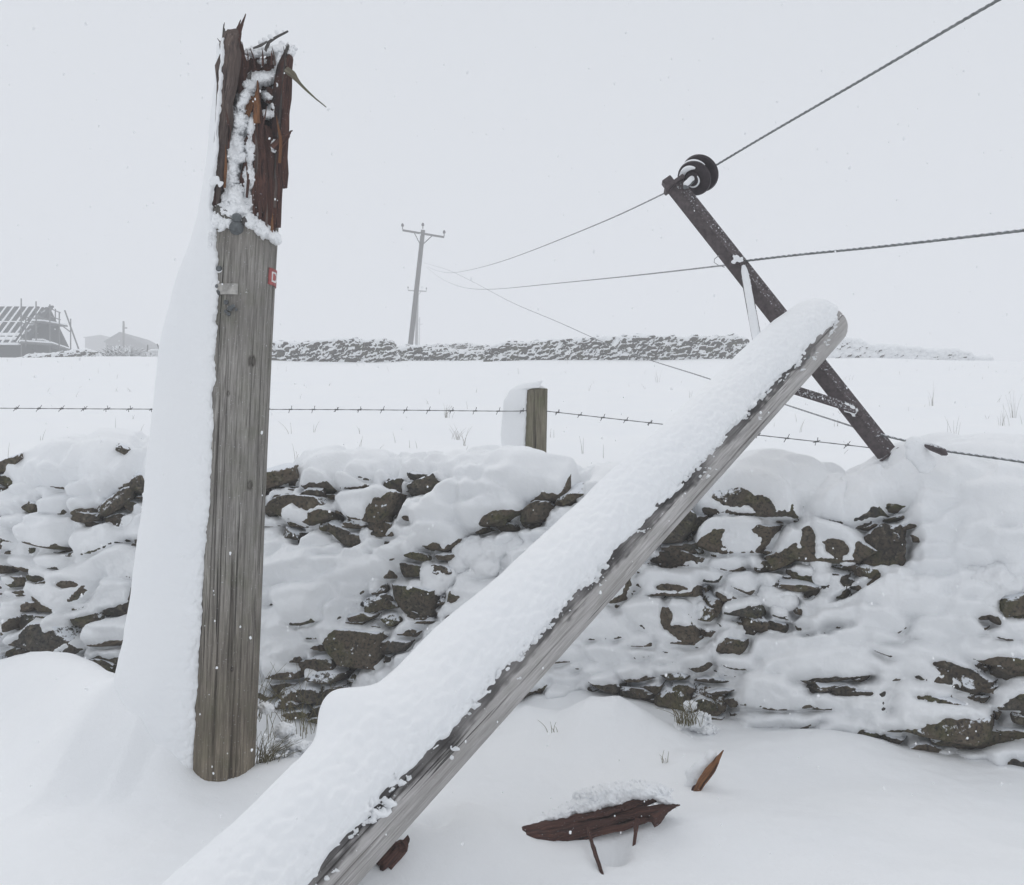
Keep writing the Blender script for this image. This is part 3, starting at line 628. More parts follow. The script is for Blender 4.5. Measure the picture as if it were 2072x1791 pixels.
_gf = np.random.default_rng(9)
for k in range(16):
    x0_ = _gf.uniform(450, 588); y0_ = np.interp(x0_, [450, 485, 500, 540, 590], [92, 80, 118, 110, 112]); l_ = _gf.uniform(10, 30); dx_ = _gf.normal() * 7
    splinter("fibre", [(x0_, y0_ + 22), (x0_ + dx_ * .3, y0_), (x0_ + dx_, y0_ - l_ * .7)], [5, 3.5, .8], W_BROWN if k % 2 else W_RED, stump, _gf.uniform(4.47, 4.62), 200 + k, .7, 6, sub=8)
for k, (x0_, y0_) in enumerate(((512, 470), (524, 466), (538, 478), (549, 480), (500, 400), (556, 420), (566, 330), (572, 220), (462, 300), (455, 380), (530, 300), (518, 350))):
    l_ = _gf.uniform(40, 110); splinter("fibre", [(x0_, y0_), (x0_ + 2, y0_ - l_ * .5), (x0_ + _gf.normal() * 5, y0_ - l_)], [5, 6, 1], (W_ORANGE, W_RED, W_BROWN)[k % 3] if k % 4 else W_RED, stump, 4.435, 240 + k, .7, 6, sub=10)
def pxballs(L, Y, k=1.0, fl=.8):
    out = []
    for b in L:
        y = b[3] if len(b) > 3 else Y; c = P(b[0], b[1], y); r = b[2] / F * y * k
        out.append((*c, r * .9, r * fl * .9, r * .9))
        for q in range(4 if b[2] < 22 else 2):
            j = np.array([R.uniform(-1, 1), R.uniform(-.4, .4) * fl, R.uniform(-1, 1)]) * r * .75; rr = r * R.uniform(.35, .75)
            out.append((*(c + j), rr, rr * fl, rr * R.uniform(.7, 1.1)))
    return out
snow_sheet("snow_lump", stump, 4.60, 4.47, [(530, 158, 36, 12, -6), (506, 172, 18, 14), (566, 165, 9, 36, 6), (566, 122, 9, 26, 4), (558, 215, 11, 14), (548, 232, 9, 10), (545, 196, 14, 8, 20)], SNOWR, 1.5, 1.2, .42, .5, .8, .34)
snow_sheet("snow_lump", stump, 4.58, 4.48, [(545, 102, 40, 8, -3), (516, 106, 12, 8), (582, 104, 12, 9), (530, 124, 6, 4)], SNOWR, 2.5)
snow_sheet("snow_lump", stump, 4.56, 4.415, [(494, 200, 12, 26, 20), (484, 245, 17, 26, 12), (474, 300, 20, 34, 8), (468, 352, 16, 34, 2), (468, 395, 22, 22), (510, 262, 10, 26, 6), (508, 310, 13, 34, 0), (505, 360, 14, 34, 0), (506, 405, 16, 30, -8), (516, 436, 12, 14), (490, 318, 16, 12), (488, 405, 20, 12)], SNOWR, 3.5, 1.2, .42, .5, .8, .34)
snow_sheet("snow_lump", stump, 4.52, 4.31, [(476, 404, 17, 24), (474, 428, 36, 24), (500, 446, 26, 18, 28), (528, 464, 26, 14, 34), (552, 480, 14, 9, 35), (442, 452, 20, 24, -20), (430, 476, 14, 18), (462, 450, 26, 14), (424, 494, 9, 12)], SNOW, 4.5, 1.2, .34, .55, .8, .26)
snow_sheet("snow_lump", stump, 4.52, 4.44, [(561, 288, 12, 7, -10), (555, 300, 8, 10), (540, 232, 9, 7)], SNOWR, 6.5)
blob("snow_lump", pxballs([(546, 74, 6), (560, 66, 5), (536, 82, 6), (526, 86, 5), (572, 62, 3)], 4.515, 1, .6), .004, SNOWR, stump, amp=.2)
for L in ([(446, 548, 6), (440, 549, 5)], [(437, 575, 7), (440, 586, 6), (434, 566, 6), (447, 580, 4)], [(470, 640, 4), (474, 641, 4)], [(433, 368, 8), (438, 362, 7), (446, 372, 6)]):
    blob("snow_lump", pxballs(L, 4.40), .004, SNOWR, stump, amp=.2)

def snow_wedge(parent, zs, axf, Rr, sa, W, dep, seed, gran=1.0, ridge=-.02, mat=None, rag=.02):
    """wind-packed snow tail on the -x side of an upright post; sa: sine of the angle where it meets the bare wood"""
    nt_ = 220; t = np.linspace(0, 1, nt_); rows = []
    for i, z in enumerate(zs):
        c = axf(np.array(z)); a = math.asin(float(np.clip(sa[i], -.97, .5)))
        a += rag / Rr * (fbm(z * 9, seed, 0, 3) + .25 * pn(z * 38, seed + 5, 0))
        p0 = np.array([Rr * math.sin(a), -Rr * math.cos(a)]) * .97
        w_ = W[i] * (1 + .03 * fbm(z * 2.5, seed + 9, 0, 3))
        ctl = np.array([p0, p0 + [-.10 * (w_ - Rr) - .002, -.034], [-w_ * .72, -dep[i] * .85], [-w_ + .0, -dep[i] * .40], [-w_, ridge], [-w_ * .97, dep[i] * .35], [-w_ * .6, dep[i] * .8], [-.2 * Rr, Rr * .97], [.1 * Rr, Rr * .9]])
        k = len(ctl); tk = np.linspace(0, k - 1, nt_)
        # smooth the control polygon with a Gaussian-like kernel
        dense = np.stack([np.interp(tk, np.arange(k), ctl[:, q]) for q in (0, 1)], -1)
        sm = np.stack([blur(dense[:, q][:, None], nt_ / k * .42, .1)[:, 0] for q in (0, 1)], -1); e = sstep(0, .06, t)[:, None]
        rows.append(np.concatenate([c[:2] + dense * (1 - e) + sm * e, np.full((nt_, 1), z)], 1))
    V = np.array(rows); dU = np.gradient(V, axis=1); dV = np.gradient(V, axis=0); N = np.cross(dV, dU); N /= np.linalg.norm(N, axis=-1)[..., None] + 1e-9
    # make normals face outwards
    C = axf(np.array(zs)); 
    if np.sum(N[:, nt_ // 2, 0]) > 0: N = -N
    g = .15 + .85 * np.exp(-((t - .02) / .10) ** 2)
    d = (.012 * fbm(V[..., 0] * 14, V[..., 1] * 14, V[..., 2] * 14, 3) + .022 * (puff(np.cumsum(np.linalg.norm(np.diff(V, axis=1, prepend=V[:, :1]), axis=2), axis=1) * 28, V[..., 2] * 26, 3, 3) - .5)) * g[None] * gran + .010 * fbm(V[..., 0] * 4, V[..., 1] * 4, V[..., 2] * 3, 2)
    d = d * sstep(0, .015, t)[None]
    V = V + N * d[..., None]
    return grid("snow_crust", V, mat or SNOW, parent)
ys = np.concatenate([np.linspace(96, 430, 90), np.linspace(434, 1640, 640)]); zs = zD(ys)
axpx = axx(ys)
woodL = np.interp(ys, [96, 300, 430, 480, 520, 600, 800, 1000, 1200, 1400, 1560, 1640], [452, 440, 428, 432, 438, 440, 432, 424, 409, 396, 388, 386])
outL = np.interp(ys, [96, 200, 300, 430, 500, 560, 650, 700, 1000, 1300, 1380, 1450, 1520, 1640], [444, 434, 424, 408, 388, 362, 340, 328, 297, 256, 238, 220, 205, 180])
Wm = blur(((axpx - outL) / F * 4.55)[None], .1, 6)[0]; sa = blur(np.array([math.sin(theta_of(a_, b_)) for a_, b_ in zip(ys, woodL)])[None], .1, 3)[0]
dp = np.interp(ys, [96, 300, 430, 650, 1300, 1640], [.10, .11, .14, .16, .18, .20])
dp = np.minimum(dp, Wm * .95)
snow_wedge(stump, zs, ax_at, RS, sa, Wm, dp, 3.3)

# fittings on the stump
def cyl_patch(mb, yD, hD, th0, th1, lift, thick, nn=14):
    z0, z1 = zD(yD + hD / 2), zD(yD - hD / 2); t = np.linspace(th0, th1, nn); V = []
    for rr in (RS + lift, RS + lift + thick):
        for z in (z0, z1):
            c = ax_at(np.full(nn, z)); V.append(np.stack([c[:, 0] + rr * np.sin(t), c[:, 1] - rr * np.cos(t), np.full(nn, z)], -1))
    V = np.array(V).reshape(-1, 3); fs = []
    for i in range(nn - 1):
        a, b, c_, d = i, nn + i, 2 * nn + i, 3 * nn + i
        fs += [[c_, c_ + 1, d + 1, d], [a, b, b + 1, a + 1], [a, a + 1, c_ + 1, c_], [b, d, d + 1, b + 1]]
    fs += [[0, 2 * nn, 3 * nn, nn], [nn - 1, 2 * nn - 1, 4 * nn - 1, 3 * nn - 1]]
    mb._add(V, fs); return mb
RD = math.radians
cyl_patch(MB(), 563, 33, RD(66), RD(114), .001, .004, 20).build("warning_sign", RED, stump, smooth=False)
ws = [o for o in COL.objects if o.name == "warning_sign"][0]; ws["label"] = "small red enamel sign showing a white letter D"
mb = MB(); cyl_patch(mb, 563, 20, RD(73.5), RD(77), .005, .0012, 4)
for yy in (554.4, 571.6): cyl_patch(mb, yy, 3.4, RD(77), RD(90), .005, .0012, 6)
cyl_patch(mb, 563, 13, RD(92), RD(97), .005, .0012, 4); cyl_patch(mb, 556, 5, RD(88), RD(93), .005, .0012, 4); cyl_patch(mb, 570, 5, RD(88), RD(93), .005, .0012, 4)
mb.build("letter", WHITE, ws, smooth=False)
cyl_patch(MB(), 596, 21, RD(-20), RD(14), .0, .006, 12).build("blank_tag", PLATE, stump, smooth=False)
def on_pole(y, x, lift=0.0):
    a = theta_of(y, x); c = ax_at(np.array(float(zD(y)))); rr = RS + lift
    return np.array([c[0] + rr * math.sin(a), c[1] - rr * math.cos(a), c[2]]), np.array([math.sin(a), -math.cos(a), 0])
p, nv = on_pole(478, 478); MB().lathe(p - nv * .01, nv * .7 + np.array([0, 0, .5]), [(.026, -.02), (.032, 0), (.032, .012), (.027, .028), (.016, .038), (.004, .042)]).build("bolt_cap", GREYM, stump)
p, nv = on_pole(458, 480, .01); MB().lathe(p, [0.1, -.3, 1], [(.004, -.02), (.018, -.014), (.024, 0), (.019, .014), (.006, .022)]).build("bolt_cap", GREYM, stump)
p, nv = on_pole(463, 497, .0); MB().lathe(p, nv + np.array([.3, 0, .6]), [(.004, -.02), (.02, -.012), (.022, .0), (.016, .016), (.005, .02)]).build("bolt_cap", W_FAR, stump)
for (x, y, r) in ((458, 622, 5), (466, 634, 6), (472, 630, 4), (458, 640, 4), (478, 636, 3), (463, 645, 4), (442, 603, 6), (440, 590, 4), (444, 556, 6)):
    p, nv = on_pole(y, x); r = r / F * 4.5; MB().lathe(p - nv * .01, nv, [(r * .8, 0), (r, .01), (r * .9, .02), (r * .3, .024)], 10).build("bolt_head", GREYM, stump)

# ------------------------------------------------------------------ fallen pole with its crossarm
T0 = -.75; LP = np.linalg.norm(GB - GA) + .04
e_ = None
def pole_frame(p):
    v = np.array([0, 0, CAMZ]) - p; v = v - GD * v.dot(GD); v /= np.linalg.norm(v); e = np.cross(v, GD); e /= np.linalg.norm(e)
    if e[0] < 0: e = -e
    return e, v
E0, V0 = pole_frame((GA + GB) / 2)
fallen = thing("fallen_pole", "grey wooden pole leaning diagonally across the wall under a thick ridge of snow", "utility pole", tuple(GA + GD * -.15))
ns, nf = 1050, 280
ss = np.linspace(T0, LP, ns); ph = np.linspace(0, 2 * math.pi, nf, endpoint=False)
SS, PH = np.meshgrid(ss, ph, indexing='ij')
rw = np.interp(ss, [T0, 0, LP], [.148, .142, .118])
ENDK = np.sqrt(np.clip(1 - np.clip((ss - (LP - .05)) / .05, 0, 1) ** 2, 0, 1)); ENDK[-1] = 0.02
RW = (rw * (.0 + 1.0 * np.where(ss > LP - .05, .55 + .45 * ENDK, 1)))[:, None] + 0 * PH; RW[-1] = .003; RW[-2] = rw[-2] * .5
cph, sph = np.cos(PH), np.sin(PH)
crk = np.clip(.085 - np.abs(pn(cph * 3.2 + 2, sph * 3.2, SS * .30)), 0, 1) * 12 * sstep(-.1, .2, pn(cph * 2, sph * 2, SS * .8 + 5))
RW = RW - .004 * np.abs(pn(cph * 9, sph * 9, SS * .4)) - .010 * np.clip(crk, 0, 1)
def polept(SSx, rad): return GA + SSx[..., None] * GD + rad[..., None] * (cph[..., None] * E0 + sph[..., None] * V0)
phd = np.degrees(PH)
edge_base = 84 + 5 * pn(ss * 1.1, 2.2, 0) + 4 * pn(ss * 3.1, 5.2, 0)
rag = 10 * fbm(SS * 7, PH * 3, 1.2, 4) + 6 * pn(SS * 26, PH * 9, 2.0)
dist_e = phd - edge_base[:, None] + rag
wetm = sstep(-22, -9, dist_e + 16 * fbm(SS * 6, PH * 5, 7.7, 3)) * sstep(330, 300, phd)
strip_rnd = sstep(-.35, .15, fbm(SS * 2.2, 3 + 0 * SS, 1.0, 3))
wetm = wetm * (.15 + .85 * strip_rnd) * sstep(LP - .1, LP - .5, SS)
gr = np.zeros_like(SS); kn = np.clip(crk, 0, 1) * .8
grid("trunk", polept(SS, RW), W_POLE, fallen, wrap=True, attrs={"inner": ('FLOAT', gr), "wc": ('FLOAT_VECTOR', np.stack([PH * .13, SS, RW], -1)), "grade": ('FLOAT', gr), "knot": ('FLOAT', kn), "wet": ('FLOAT', wetm)})
# snow ridge
far_e = 268
tt = np.clip(dist_e / 95.0, 0, 1)
prof = np.where(phd < 185, sstep(-4, 24, dist_e) * .018 + .118 * np.sin(tt * math.pi / 2) ** 1.2, .136 * np.clip(np.cos((phd - 185) / (far_e - 185) * math.pi / 2), -1, 1) ** .8 if False else .136)
fall = sstep(far_e, 196, phd); prof = np.where(phd < 185, prof, .136 * fall)
prof = prof * np.interp(ss, [T0, .6, LP - .35, LP], [1.12, 1.0, .80, .62])[:, None]
Xp = GA + SS[..., None] * GD
q = polept(SS, RW)
nrm_g = np.exp(-(np.maximum(dist_e, 0) / 40) ** 2)
prof = prof + nrm_g * sstep(-42, -8, dist_e) * (.026 * (puff(SS * 17, PH * 2.6, 3, 2) - .5) + .016 * fbm(SS * 9, PH * 1.6, 3.0, 3)) + .012 * fbm(SS * 2.2, PH * 1.1, 3, 2) + .003 * fbm(SS * 14, PH * 2.5, 5, 3)
prof = prof - .030 * sstep(6, -14, dist_e) - .05 * sstep(far_e - 10, far_e + 10, phd)
# frozen crumbs stuck along the bark strip below the ridge's edge
prob = sstep(-56, -2, dist_e) ** 1.0 * (.25 + 1.0 * sstep(-.25, .35, fbm(SS * 3.3, PH * 2.2, 9.0, 3)))
cr_n = fbm(SS * 42, PH * 6.2, 2.2, 3) + .35 * pn(SS * 12, PH * 2.2, 6.0)
crumb = np.clip(cr_n - (.74 - .74 * prob), 0, .35) * .06 * sstep(-42, -30, dist_e)
crumb = crumb * (phd < 150); prof = np.where(crumb > .001, np.maximum(prof, -.010 + crumb * 1.8), prof)
bump_s = 0
for (bx, by_, bY, hh, sg) in ((668, 1478, 3.62, .080, .085), (640, 1500, 3.55, .04, .08), (850, 1310, 3.9, .012, .2)):
    s0 = (P(bx + 60, by_ + 60, bY) - GA).dot(GD); bump_s = bump_s + hh * np.exp(-((SS - s0) / sg) ** 2) * np.exp(-((phd - 190) / 42) ** 2)
prof = prof + bump_s
capk = np.clip((ss - (LP - .04)) / .09, 0, 1)
SS2 = SS + .0
RWS = rw[:, None] + 0 * PH
rad2 = RWS + prof
endf = np.sqrt(np.clip(1 - np.clip((ss - (LP - .16)) / .165, 0, 1) ** 2, 0.0, 1))[:, None]
rad2 = np.where(SS > LP - .16, (RWS + prof) * endf - .02 * (1 - sstep(-8, 12, dist_e)), rad2); rad2[-1] = .001
snow_axis_shift = 0.035
VS = polept(SS + snow_axis_shift * sstep(LP - .3, LP, SS), np.maximum(rad2, .001))
grid("snow_ridge", VS, SNOW, fallen, wrap=True)
# knot/bolt on the pole near the tip
for dx, dy, r in ((0, 0, .022), (-14, 14, .016), (10, -8, .014)):
    c = P(1620 + dx, 735 + dy, 5.13); MB().lathe(c, V0, [(r * .7, -.03), (r, 0), (r * .9, .02), (r * .3, .026)], 12).build("bolt_head", GREYM, fallen)

CA, CB = P(1364, 374, 5.62), P(1798, 922, 5.30)
cd = (CB - CA) / np.linalg.norm(CB - CA)
arm_n = np.cross(cd, [0, 1, 0]); arm_n /= np.linalg.norm(arm_n)
if arm_n[0] < 0: arm_n = -arm_n                        # towards upper right
tow = np.cross(arm_n, cd); tow = tow if tow[1] < 0 else -tow      # towards the camera
def angle_iron(a, b, wd, tk):
    """channel section: a wide web turned up to the right and a flange to the lower left, meeting at a rounded edge"""
    mb = MB(); prof = [(-.50, .0), (-.02, .34), (.50, .10), (.50, -.05), (.42, -.06), (-.02, .20), (-.42, -.06), (-.50, -.10)]
    prof = [(x * wd, y * wd) for x, y in prof]; V = []
    for p in (a, b): V += [p + arm_n * x + tow * y for x, y in prof]
    k = len(prof); mb._add(V, [[i, (i + 1) % k, k + (i + 1) % k, k + i] for i in range(k)] + [list(range(k))[::-1], [k + i for i in range(k)]]); return mb
arm = angle_iron(CA, CB, .112, .01).build("crossarm", STEEL, fallen, bevel=.003)
MB().box(CA + cd * .0, cd * .012, arm_n * .066, tow * .05).build("end_plate", STEEL, arm, bevel=.003); MB().box(CA - cd * .03 - arm_n * .02, cd * .025, arm_n * .03, tow * .03).build("end_bracket", STEEL, arm, bevel=.003)
mb = MB(); mb.box(CB - cd * .004, cd * .006, arm_n * .060, tow * .045); mb.build("end_plate", STEEL, arm, bevel=.003)
def armpt(px, py):                                    # point of the crossarm next to a picture point
    t = ((px - 1364) * 426 + (py - 374) * 544) / (426 ** 2 + 544 ** 2); return CA + (CB - CA) * t
b1a, b1b = armpt(1500, 560) + tow * .05, P(1545, 760, 5.2)
MB().beam(b1a, b1b, .05, .012, (0, -1, .3)).build("brace", STEEL, fallen, bevel=.002)
tb = np.linspace(0, 1, 30); pts = (b1a - (b1b - b1a) * .02)[None] + (b1b - b1a)[None] * tb[:, None] + np.array([-.004, -.012, .004])
MB().tube(pts, np.interp(tb, [0, .05, .15, 1], [.010, .019, .021, .025]), 14, 1.0, .12, 3).build("snow_lump", SNOWR, fallen)
b2a, b2b = P(1585, 782, 5.25), armpt(1715, 838) + tow * .05
MB().beam(b2a, b2b, .055, .014, (0, -1, .6)).build("brace", STEEL, fallen, bevel=.002)
blob("snow_lump", pxballs([(1710, 822, 9), (1722, 828, 10), (1733, 834, 8), (1740, 838, 5)], 5.30, 1, .5), .005, SNOWR, fallen, amp=.25)
blob("snow_lump", pxballs([(1490, 522, 7), (1497, 526, 6), (1484, 530, 5)], 5.44, 1, .5), .004, SNOWR, fallen, amp=.25)
for px, py, k in ((1501, 530, 1.2), (1493, 540, .9), (1735, 836, 1.1), (1725, 846, .8), (1480, 536, .7)):
    c = armpt(px, py) + tow * .035; MB().lathe(c, tow, [(.018 * k, -.02), (.022 * k, 0), (.022 * k, .02), (.012 * k, .022), (.011 * k, .04), (.003, .042)], 8).build("bolt_head", STEEL, arm)
tz = np.linspace(0, 1, 20); c0 = armpt(1462, 522); loopp = [P(x, y, 5.5) for x, y in ((1455, 517), (1446, 524), (1445, 531), (1452, 536), (1466, 541))]
MB().tube(np.array(loopp), .0022, 6).build("tie_wire", WIREF, fallen)

ia = (P(1430, 340, 5.80) - P(1392, 376, 5.58)); ia /= np.linalg.norm(ia); i0 = P(1388, 377, 5.56)
insu = thing("insulator", "dark brown two-disc insulator with snow on its rims at the raised end of the crossarm", "insulator", tuple(i0))
pin = MB().lathe(i0, ia, [(.012, -.02), (.016, 0), (.016, .10), (.026, .11), (.026, .14), (.014, .15)], 14).build("pin", GREYM, insu)
blob("snow_lump", [(*(i0 + ia * k + np.array([0, -.006, .012])), .017) for k in np.linspace(0, .12, 9)], .004, SNOWR, insu, amp=.15)
d0 = i0 + ia * .10
MB().lathe(d0, ia, [(.026, -.005), (.040, .004), (.046, .012), (.040, .020), (.055, .022), (.085, .020), (.100, .026), (.104, .036), (.098, .046), (.07, .056), (.045, .060)], 48).build("disc", PORC, insu)
MB().lathe(d0 + ia * .085 + arm_n * .012, ia, [(.035, -.02), (.05, .004), (.085, .002), (.108, .008), (.114, .020), (.108, .032), (.07, .046), (.035, .056), (.030, .09), (.016, .095)], 48).build("disc", PORC, insu)
def arc_snow(c, rr, rt, a0, a1, nm, depth=.0):
    t = np.linspace(a0, a1, 30); u = np.cross(ia, [0, 0, 1]); u /= np.linalg.norm(u); vv_ = np.cross(u, ia)
    if vv_[2] < 0: vv_ = -vv_
    if u[0] < 0: u = -u
    pts = c + rr * (np.cos(t)[:, None] * u + np.sin(t)[:, None] * vv_) + ia * depth
    MB().tube(pts, rt * np.sin(np.linspace(.12, math.pi - .12, 30)) ** .6, 12, 1.0, .3, nm).build("snow_lump", SNOWR, insu)
arc_snow(d0, .072, .016, RD(65), RD(205), 2, .010); arc_snow(d0, .096, .010, RD(40), RD(190), 5, .055); arc_snow(d0, .040, .006, RD(-140), RD(30), 8, .004)

# ------------------------------------------------------------------ conductors
def cat(pts, n=140):
    pts = np.asarray(pts, float); L = np.concatenate([[0], np.cumsum(np.sqrt(np.linalg.norm(np.diff(pts, axis=0), axis=1)))]); q = np.linspace(0, L[-1], n)
    out = np.stack([np.interp(q, L, pts[:, a]) for a in range(3)], -1); return out
def smooth_px(L, n=200):
    """picture points (x, y) and depths joined by a smooth curve (Catmull-Rom in x, y, 1/depth)"""
    A = np.array([(a, b, 1.0 / c) for a, b, c in L]); A = np.concatenate([[2 * A[0] - A[1]], A, [2 * A[-1] - A[-2]]]); out = []
    k = len(A) - 3; per = max(4, n // k)
    for i in range(k):
        p0, p1, p2, p3 = A[i:i + 4]
        for t in np.linspace(0, 1, per, endpoint=(i == k - 1)):
            out.append(.5 * (2 * p1 + (p2 - p0) * t + (2 * p0 - 5 * p1 + 4 * p2 - p3) * t * t + (3 * p1 - p0 - 3 * p2 + p3) * t ** 3))
    out = np.array(out); return np.array([P(a, b, 1 / c) for a, b, c in out])
FARX, FARY = 66.0, 66.0
def inv(x, x0, Y0, x1, Y1): return 1 / (1 / Y0 + (x - x0) / (x1 - x0) * (1 / Y1 - 1 / Y0))
def wire(name, label, near, far, r_n, r_f, lobes=True, sn=.006):
    p = cat(smooth_px(near, 240), 900); L = np.concatenate([[0], np.cumsum(np.linalg.norm(np.diff(p, axis=0), axis=1))])
    mb = MB(); mb.tube(p, r_n, 12, 1, 0, 0, 140 if lobes else 0, 3 if lobes else 0)
    ob = mb.build(name, WIRE, None, p[-1]); _tag(ob, label, "power cable", "cables between the poles")
    if far is not None:
        m2_ = MB(); m2_.tube(cat(smooth_px(far, 160), 400), r_f, 6); seg = m2_.build("cable_span", WIREF, ob)
    return ob
f1 = [(x, y, inv(x, 1352, 5.78, 866, 66)) for x, y in ((1372, 378), (1250, 436), (1120, 490), (1030, 524), (965, 543), (915, 552), (885, 548), (866, 540))]
wire("power_cable", "frosted cable running up from the insulator to the sky at the upper corner", [(2250, -128, 2.95), (2020, 0, 3.5), (1760, 152, 4.35), (1560, 268, 5.2), (1436, 342, 5.86)], f1, .0062, .0050)
f2 = [(x, y, inv(x, 1495, 5.52, 862, 66)) for x, y in ((1498, 533), (1440, 540), (1280, 558), (1120, 574), (1000, 585), (940, 582), (895, 565), (862, 540))]
wire("power_cable", "frosted cable crossing the middle of the tilted crossarm", [(2330, 436, 3.1), (2072, 466, 3.75), (1800, 497, 4.5), (1620, 515, 5.1), (1498, 529, 5.55)], f2, .0066, .0050)
f3 = [(x, y, inv(x, 1730, 5.46, 858, 66)) for x, y in ((1728, 864), (1590, 819), (1430, 765), (1270, 713), (1130, 652), (1040, 614), (960, 572), (910, 548), (858, 532))]
wire("power_cable", "frosted cable passing behind the low end of the crossarm and onto the snowy wall top", [(2330, 975, 3.9), (2072, 935, 4.45), (1980, 922, 4.66), (1900, 910, 4.9), (1860, 898, 5.05), (1800, 884, 5.25), (1728, 864, 5.46)], f3, .0064, .005)
sl = [(1868, 900, 4.86), (1885, 905, 4.82), (1904, 912, 4.77), (1916, 920, 4.74)]
slv = thing("cable_sleeve", "black sleeve clamped on the cable where it lies above the snowy wall", "cable sleeve", tuple(P(*sl[1])))
MB().tube(cat(smooth_px(sl, 30), 30), np.concatenate([np.linspace(.006, .019, 10), np.full(14, .019), np.linspace(.019, .006, 6)]), 12, 1, .15, 4).build("sleeve", STEEL, slv)
MB().tube(cat(smooth_px([(1868, 895, 4.86), (1888, 899, 4.82), (1910, 911, 4.77)], 30), 30), .008, 10, 1, .3, 9).build("snow_lump", SNOWR, slv)
bl = pxballs([(1862, 925, 24), (1858, 910, 24), (1850, 898, 18), (1864, 940, 14)], 4.88); blob("snow_clump", bl, .008, SNOWR, wall, amp=.12)

# ------------------------------------------------------------------ post and barbed wire
pb, pt_ = P(1084, 960, 7.3), P(1087, 787, 7.3)
post = thing("fence_post", "short square wooden fence post behind the wall with snow packed on its left side", "fence post", tuple(pb))
mb = MB(); hp = 20.5 / F * 7.3; nz_ = 60; zz = np.linspace(pb[2] - .3, pt_[2], nz_); th_ = np.linspace(0, 2 * math.pi, 48, endpoint=False)
sq = 1 / np.maximum(np.abs(np.cos(th_ + .12)) ** 6 + np.abs(np.sin(th_ + .12)) ** 6, 1e-6) ** (1 / 6)
V = []; 
for z in np.append(zz, zz[-1]):
    c = pb + (pt_ - pb) * (z - pb[2]) / (pt_[2] - pb[2]); rr = hp * sq * (1 - .03 * np.abs(pn(np.cos(th_) * 6, np.sin(th_) * 6, z)))
    rr = rr - .014 * np.exp(-((th_ - 4.62 - .12 * pn(z * 3, 1, 0)) / .05) ** 2) * sstep(.42, .30, z - pb[2])
    V.append(np.stack([c[0] + rr * np.cos(th_), c[1] + rr * np.sin(th_), 0 * th_ + z], -1))
V[-1] = V[-1] * .02 + np.array([pt_[0], pt_[1], pt_[2] + .004]) * .98
V = np.array(V); Z0 = np.zeros(V.shape[:2])
kn_ = np.exp(-((th_[None] - 4.62 - .12 * pn(V[..., 2] * 3, 1, 0)) / .045) ** 2) * sstep(.45, .30, V[..., 2] - pb[2])
grid("timber", V, W_POST, post, wrap=True, attrs={"wc": ('FLOAT_VECTOR', np.stack([th_[None] * hp + Z0, V[..., 2], Z0], -1)), "inner": ('FLOAT', Z0), "grade": ('FLOAT', Z0), "wet": ('FLOAT', Z0), "knot": ('FLOAT', kn_)})
ys2 = np.linspace(772, 975, 110); axf2 = lambda z: pb + ((np.asarray(z) - pb[2]) / (pt_[2] - pb[2]))[..., None] * (pt_ - pb)
out2 = np.interp(ys2, [772, 778, 790, 810, 880, 925, 975], [1070, 1048, 1030, 1018, 1013, 1019, 1022]); sa2 = np.interp(ys2, [772, 785, 788, 975], [.4, .2, -.86, -.95]); 
W2 = (1086 - out2) / F * 7.3
snow_wedge(post, zD(ys2, 7.3), axf2, hp * 1.12, sa2, W2, np.minimum(.075 + 0 * W2, W2 * .8), 8.1, .7, rag=.006)
blob("snow_cap", pxballs([(1080, 784, 9), (1092, 785, 8), (1068, 782, 10), (1100, 787, 5)], 7.3, 1, 1.5), .008, SNOWR, post, amp=.1)
blob("snow_mound", pxballs([(1010, 968, 36), (1040, 962, 36), (1070, 968, 32), (1090, 978, 26), (980, 980, 34), (1110, 985, 26)], 6.9, 1, 1.4), .02, SNOWR, wall, amp=.08)
barb_me = None
def barbed(label, L, gap, r=.0030):
    global barb_me
    p = cat(smooth_px(L, 200), 500); ob = MB().tube(p, r, 6, 1, 0, 0, 60, 2).build("barbed_wire", BARB, None, p[0]); _tag(ob, label, "barbed wire")
    LL = np.concatenate([[0], np.cumsum(np.linalg.norm(np.diff(p, axis=0), axis=1))])
    for s_ in np.arange(gap * .5, LL[-1], gap):
        c = np.array([np.interp(s_, LL, p[:, a]) for a in range(3)]); 
        if abs(proj(c[None])[0][0] - 1036) > 1060: continue
        if barb_me is None:
            mb = MB()
            for a in (.6, 2.5): mb.tube(np.array([[-.012, -math.cos(a) * .022, -math.sin(a) * .022], [-.004, -.003, -.002], [.004, .003, .002], [.010, math.cos(a) * .024, math.sin(a) * .024]]), .0019, 5)
            mb.tube(np.array([[-.011, 0, 0], [.011, 0, 0]]), .0042, 6)
            b0 = mb.build("barb", BARB); barb_me = b0.data; COL.objects.unlink(b0); bpy.data.objects.remove(b0)
        b = bpy.data.objects.new("barb", barb_me); COL.objects.link(b); b.parent = ob; b.location = tuple(c - ORG[ob.name]); b.rotation_euler = (R.uniform(-.6, .6), 0, 0); b.scale = (1.3, 1.3, 1.3)
    return ob
barbed("taut barbed wire strung level behind the stump to the snow-packed post", [(-120, 824, 7.5), (0, 826, 7.45), (310, 828, 7.4), (700, 829, 7.35), (1010, 832, 7.22), (1066, 831, 7.2)], .178)
barbed("barbed wire sagging from the post towards the low end of the crossarm, its tip curled", [(1106, 832, 7.25), (1220, 845, 7.0), (1336, 858, 6.75), (1530, 880, 6.45), (1700, 899, 6.25), (1800, 911, 6.1), (1830, 916, 6.05), (1842, 915, 6.0), (1845, 907, 6.0)], .19)
barbed("short run of barbed wire under the frosted cable above the snowy wall end", [(1975, 926, 5.6), (2030, 932, 5.5), (2110, 941, 5.4)], .20)

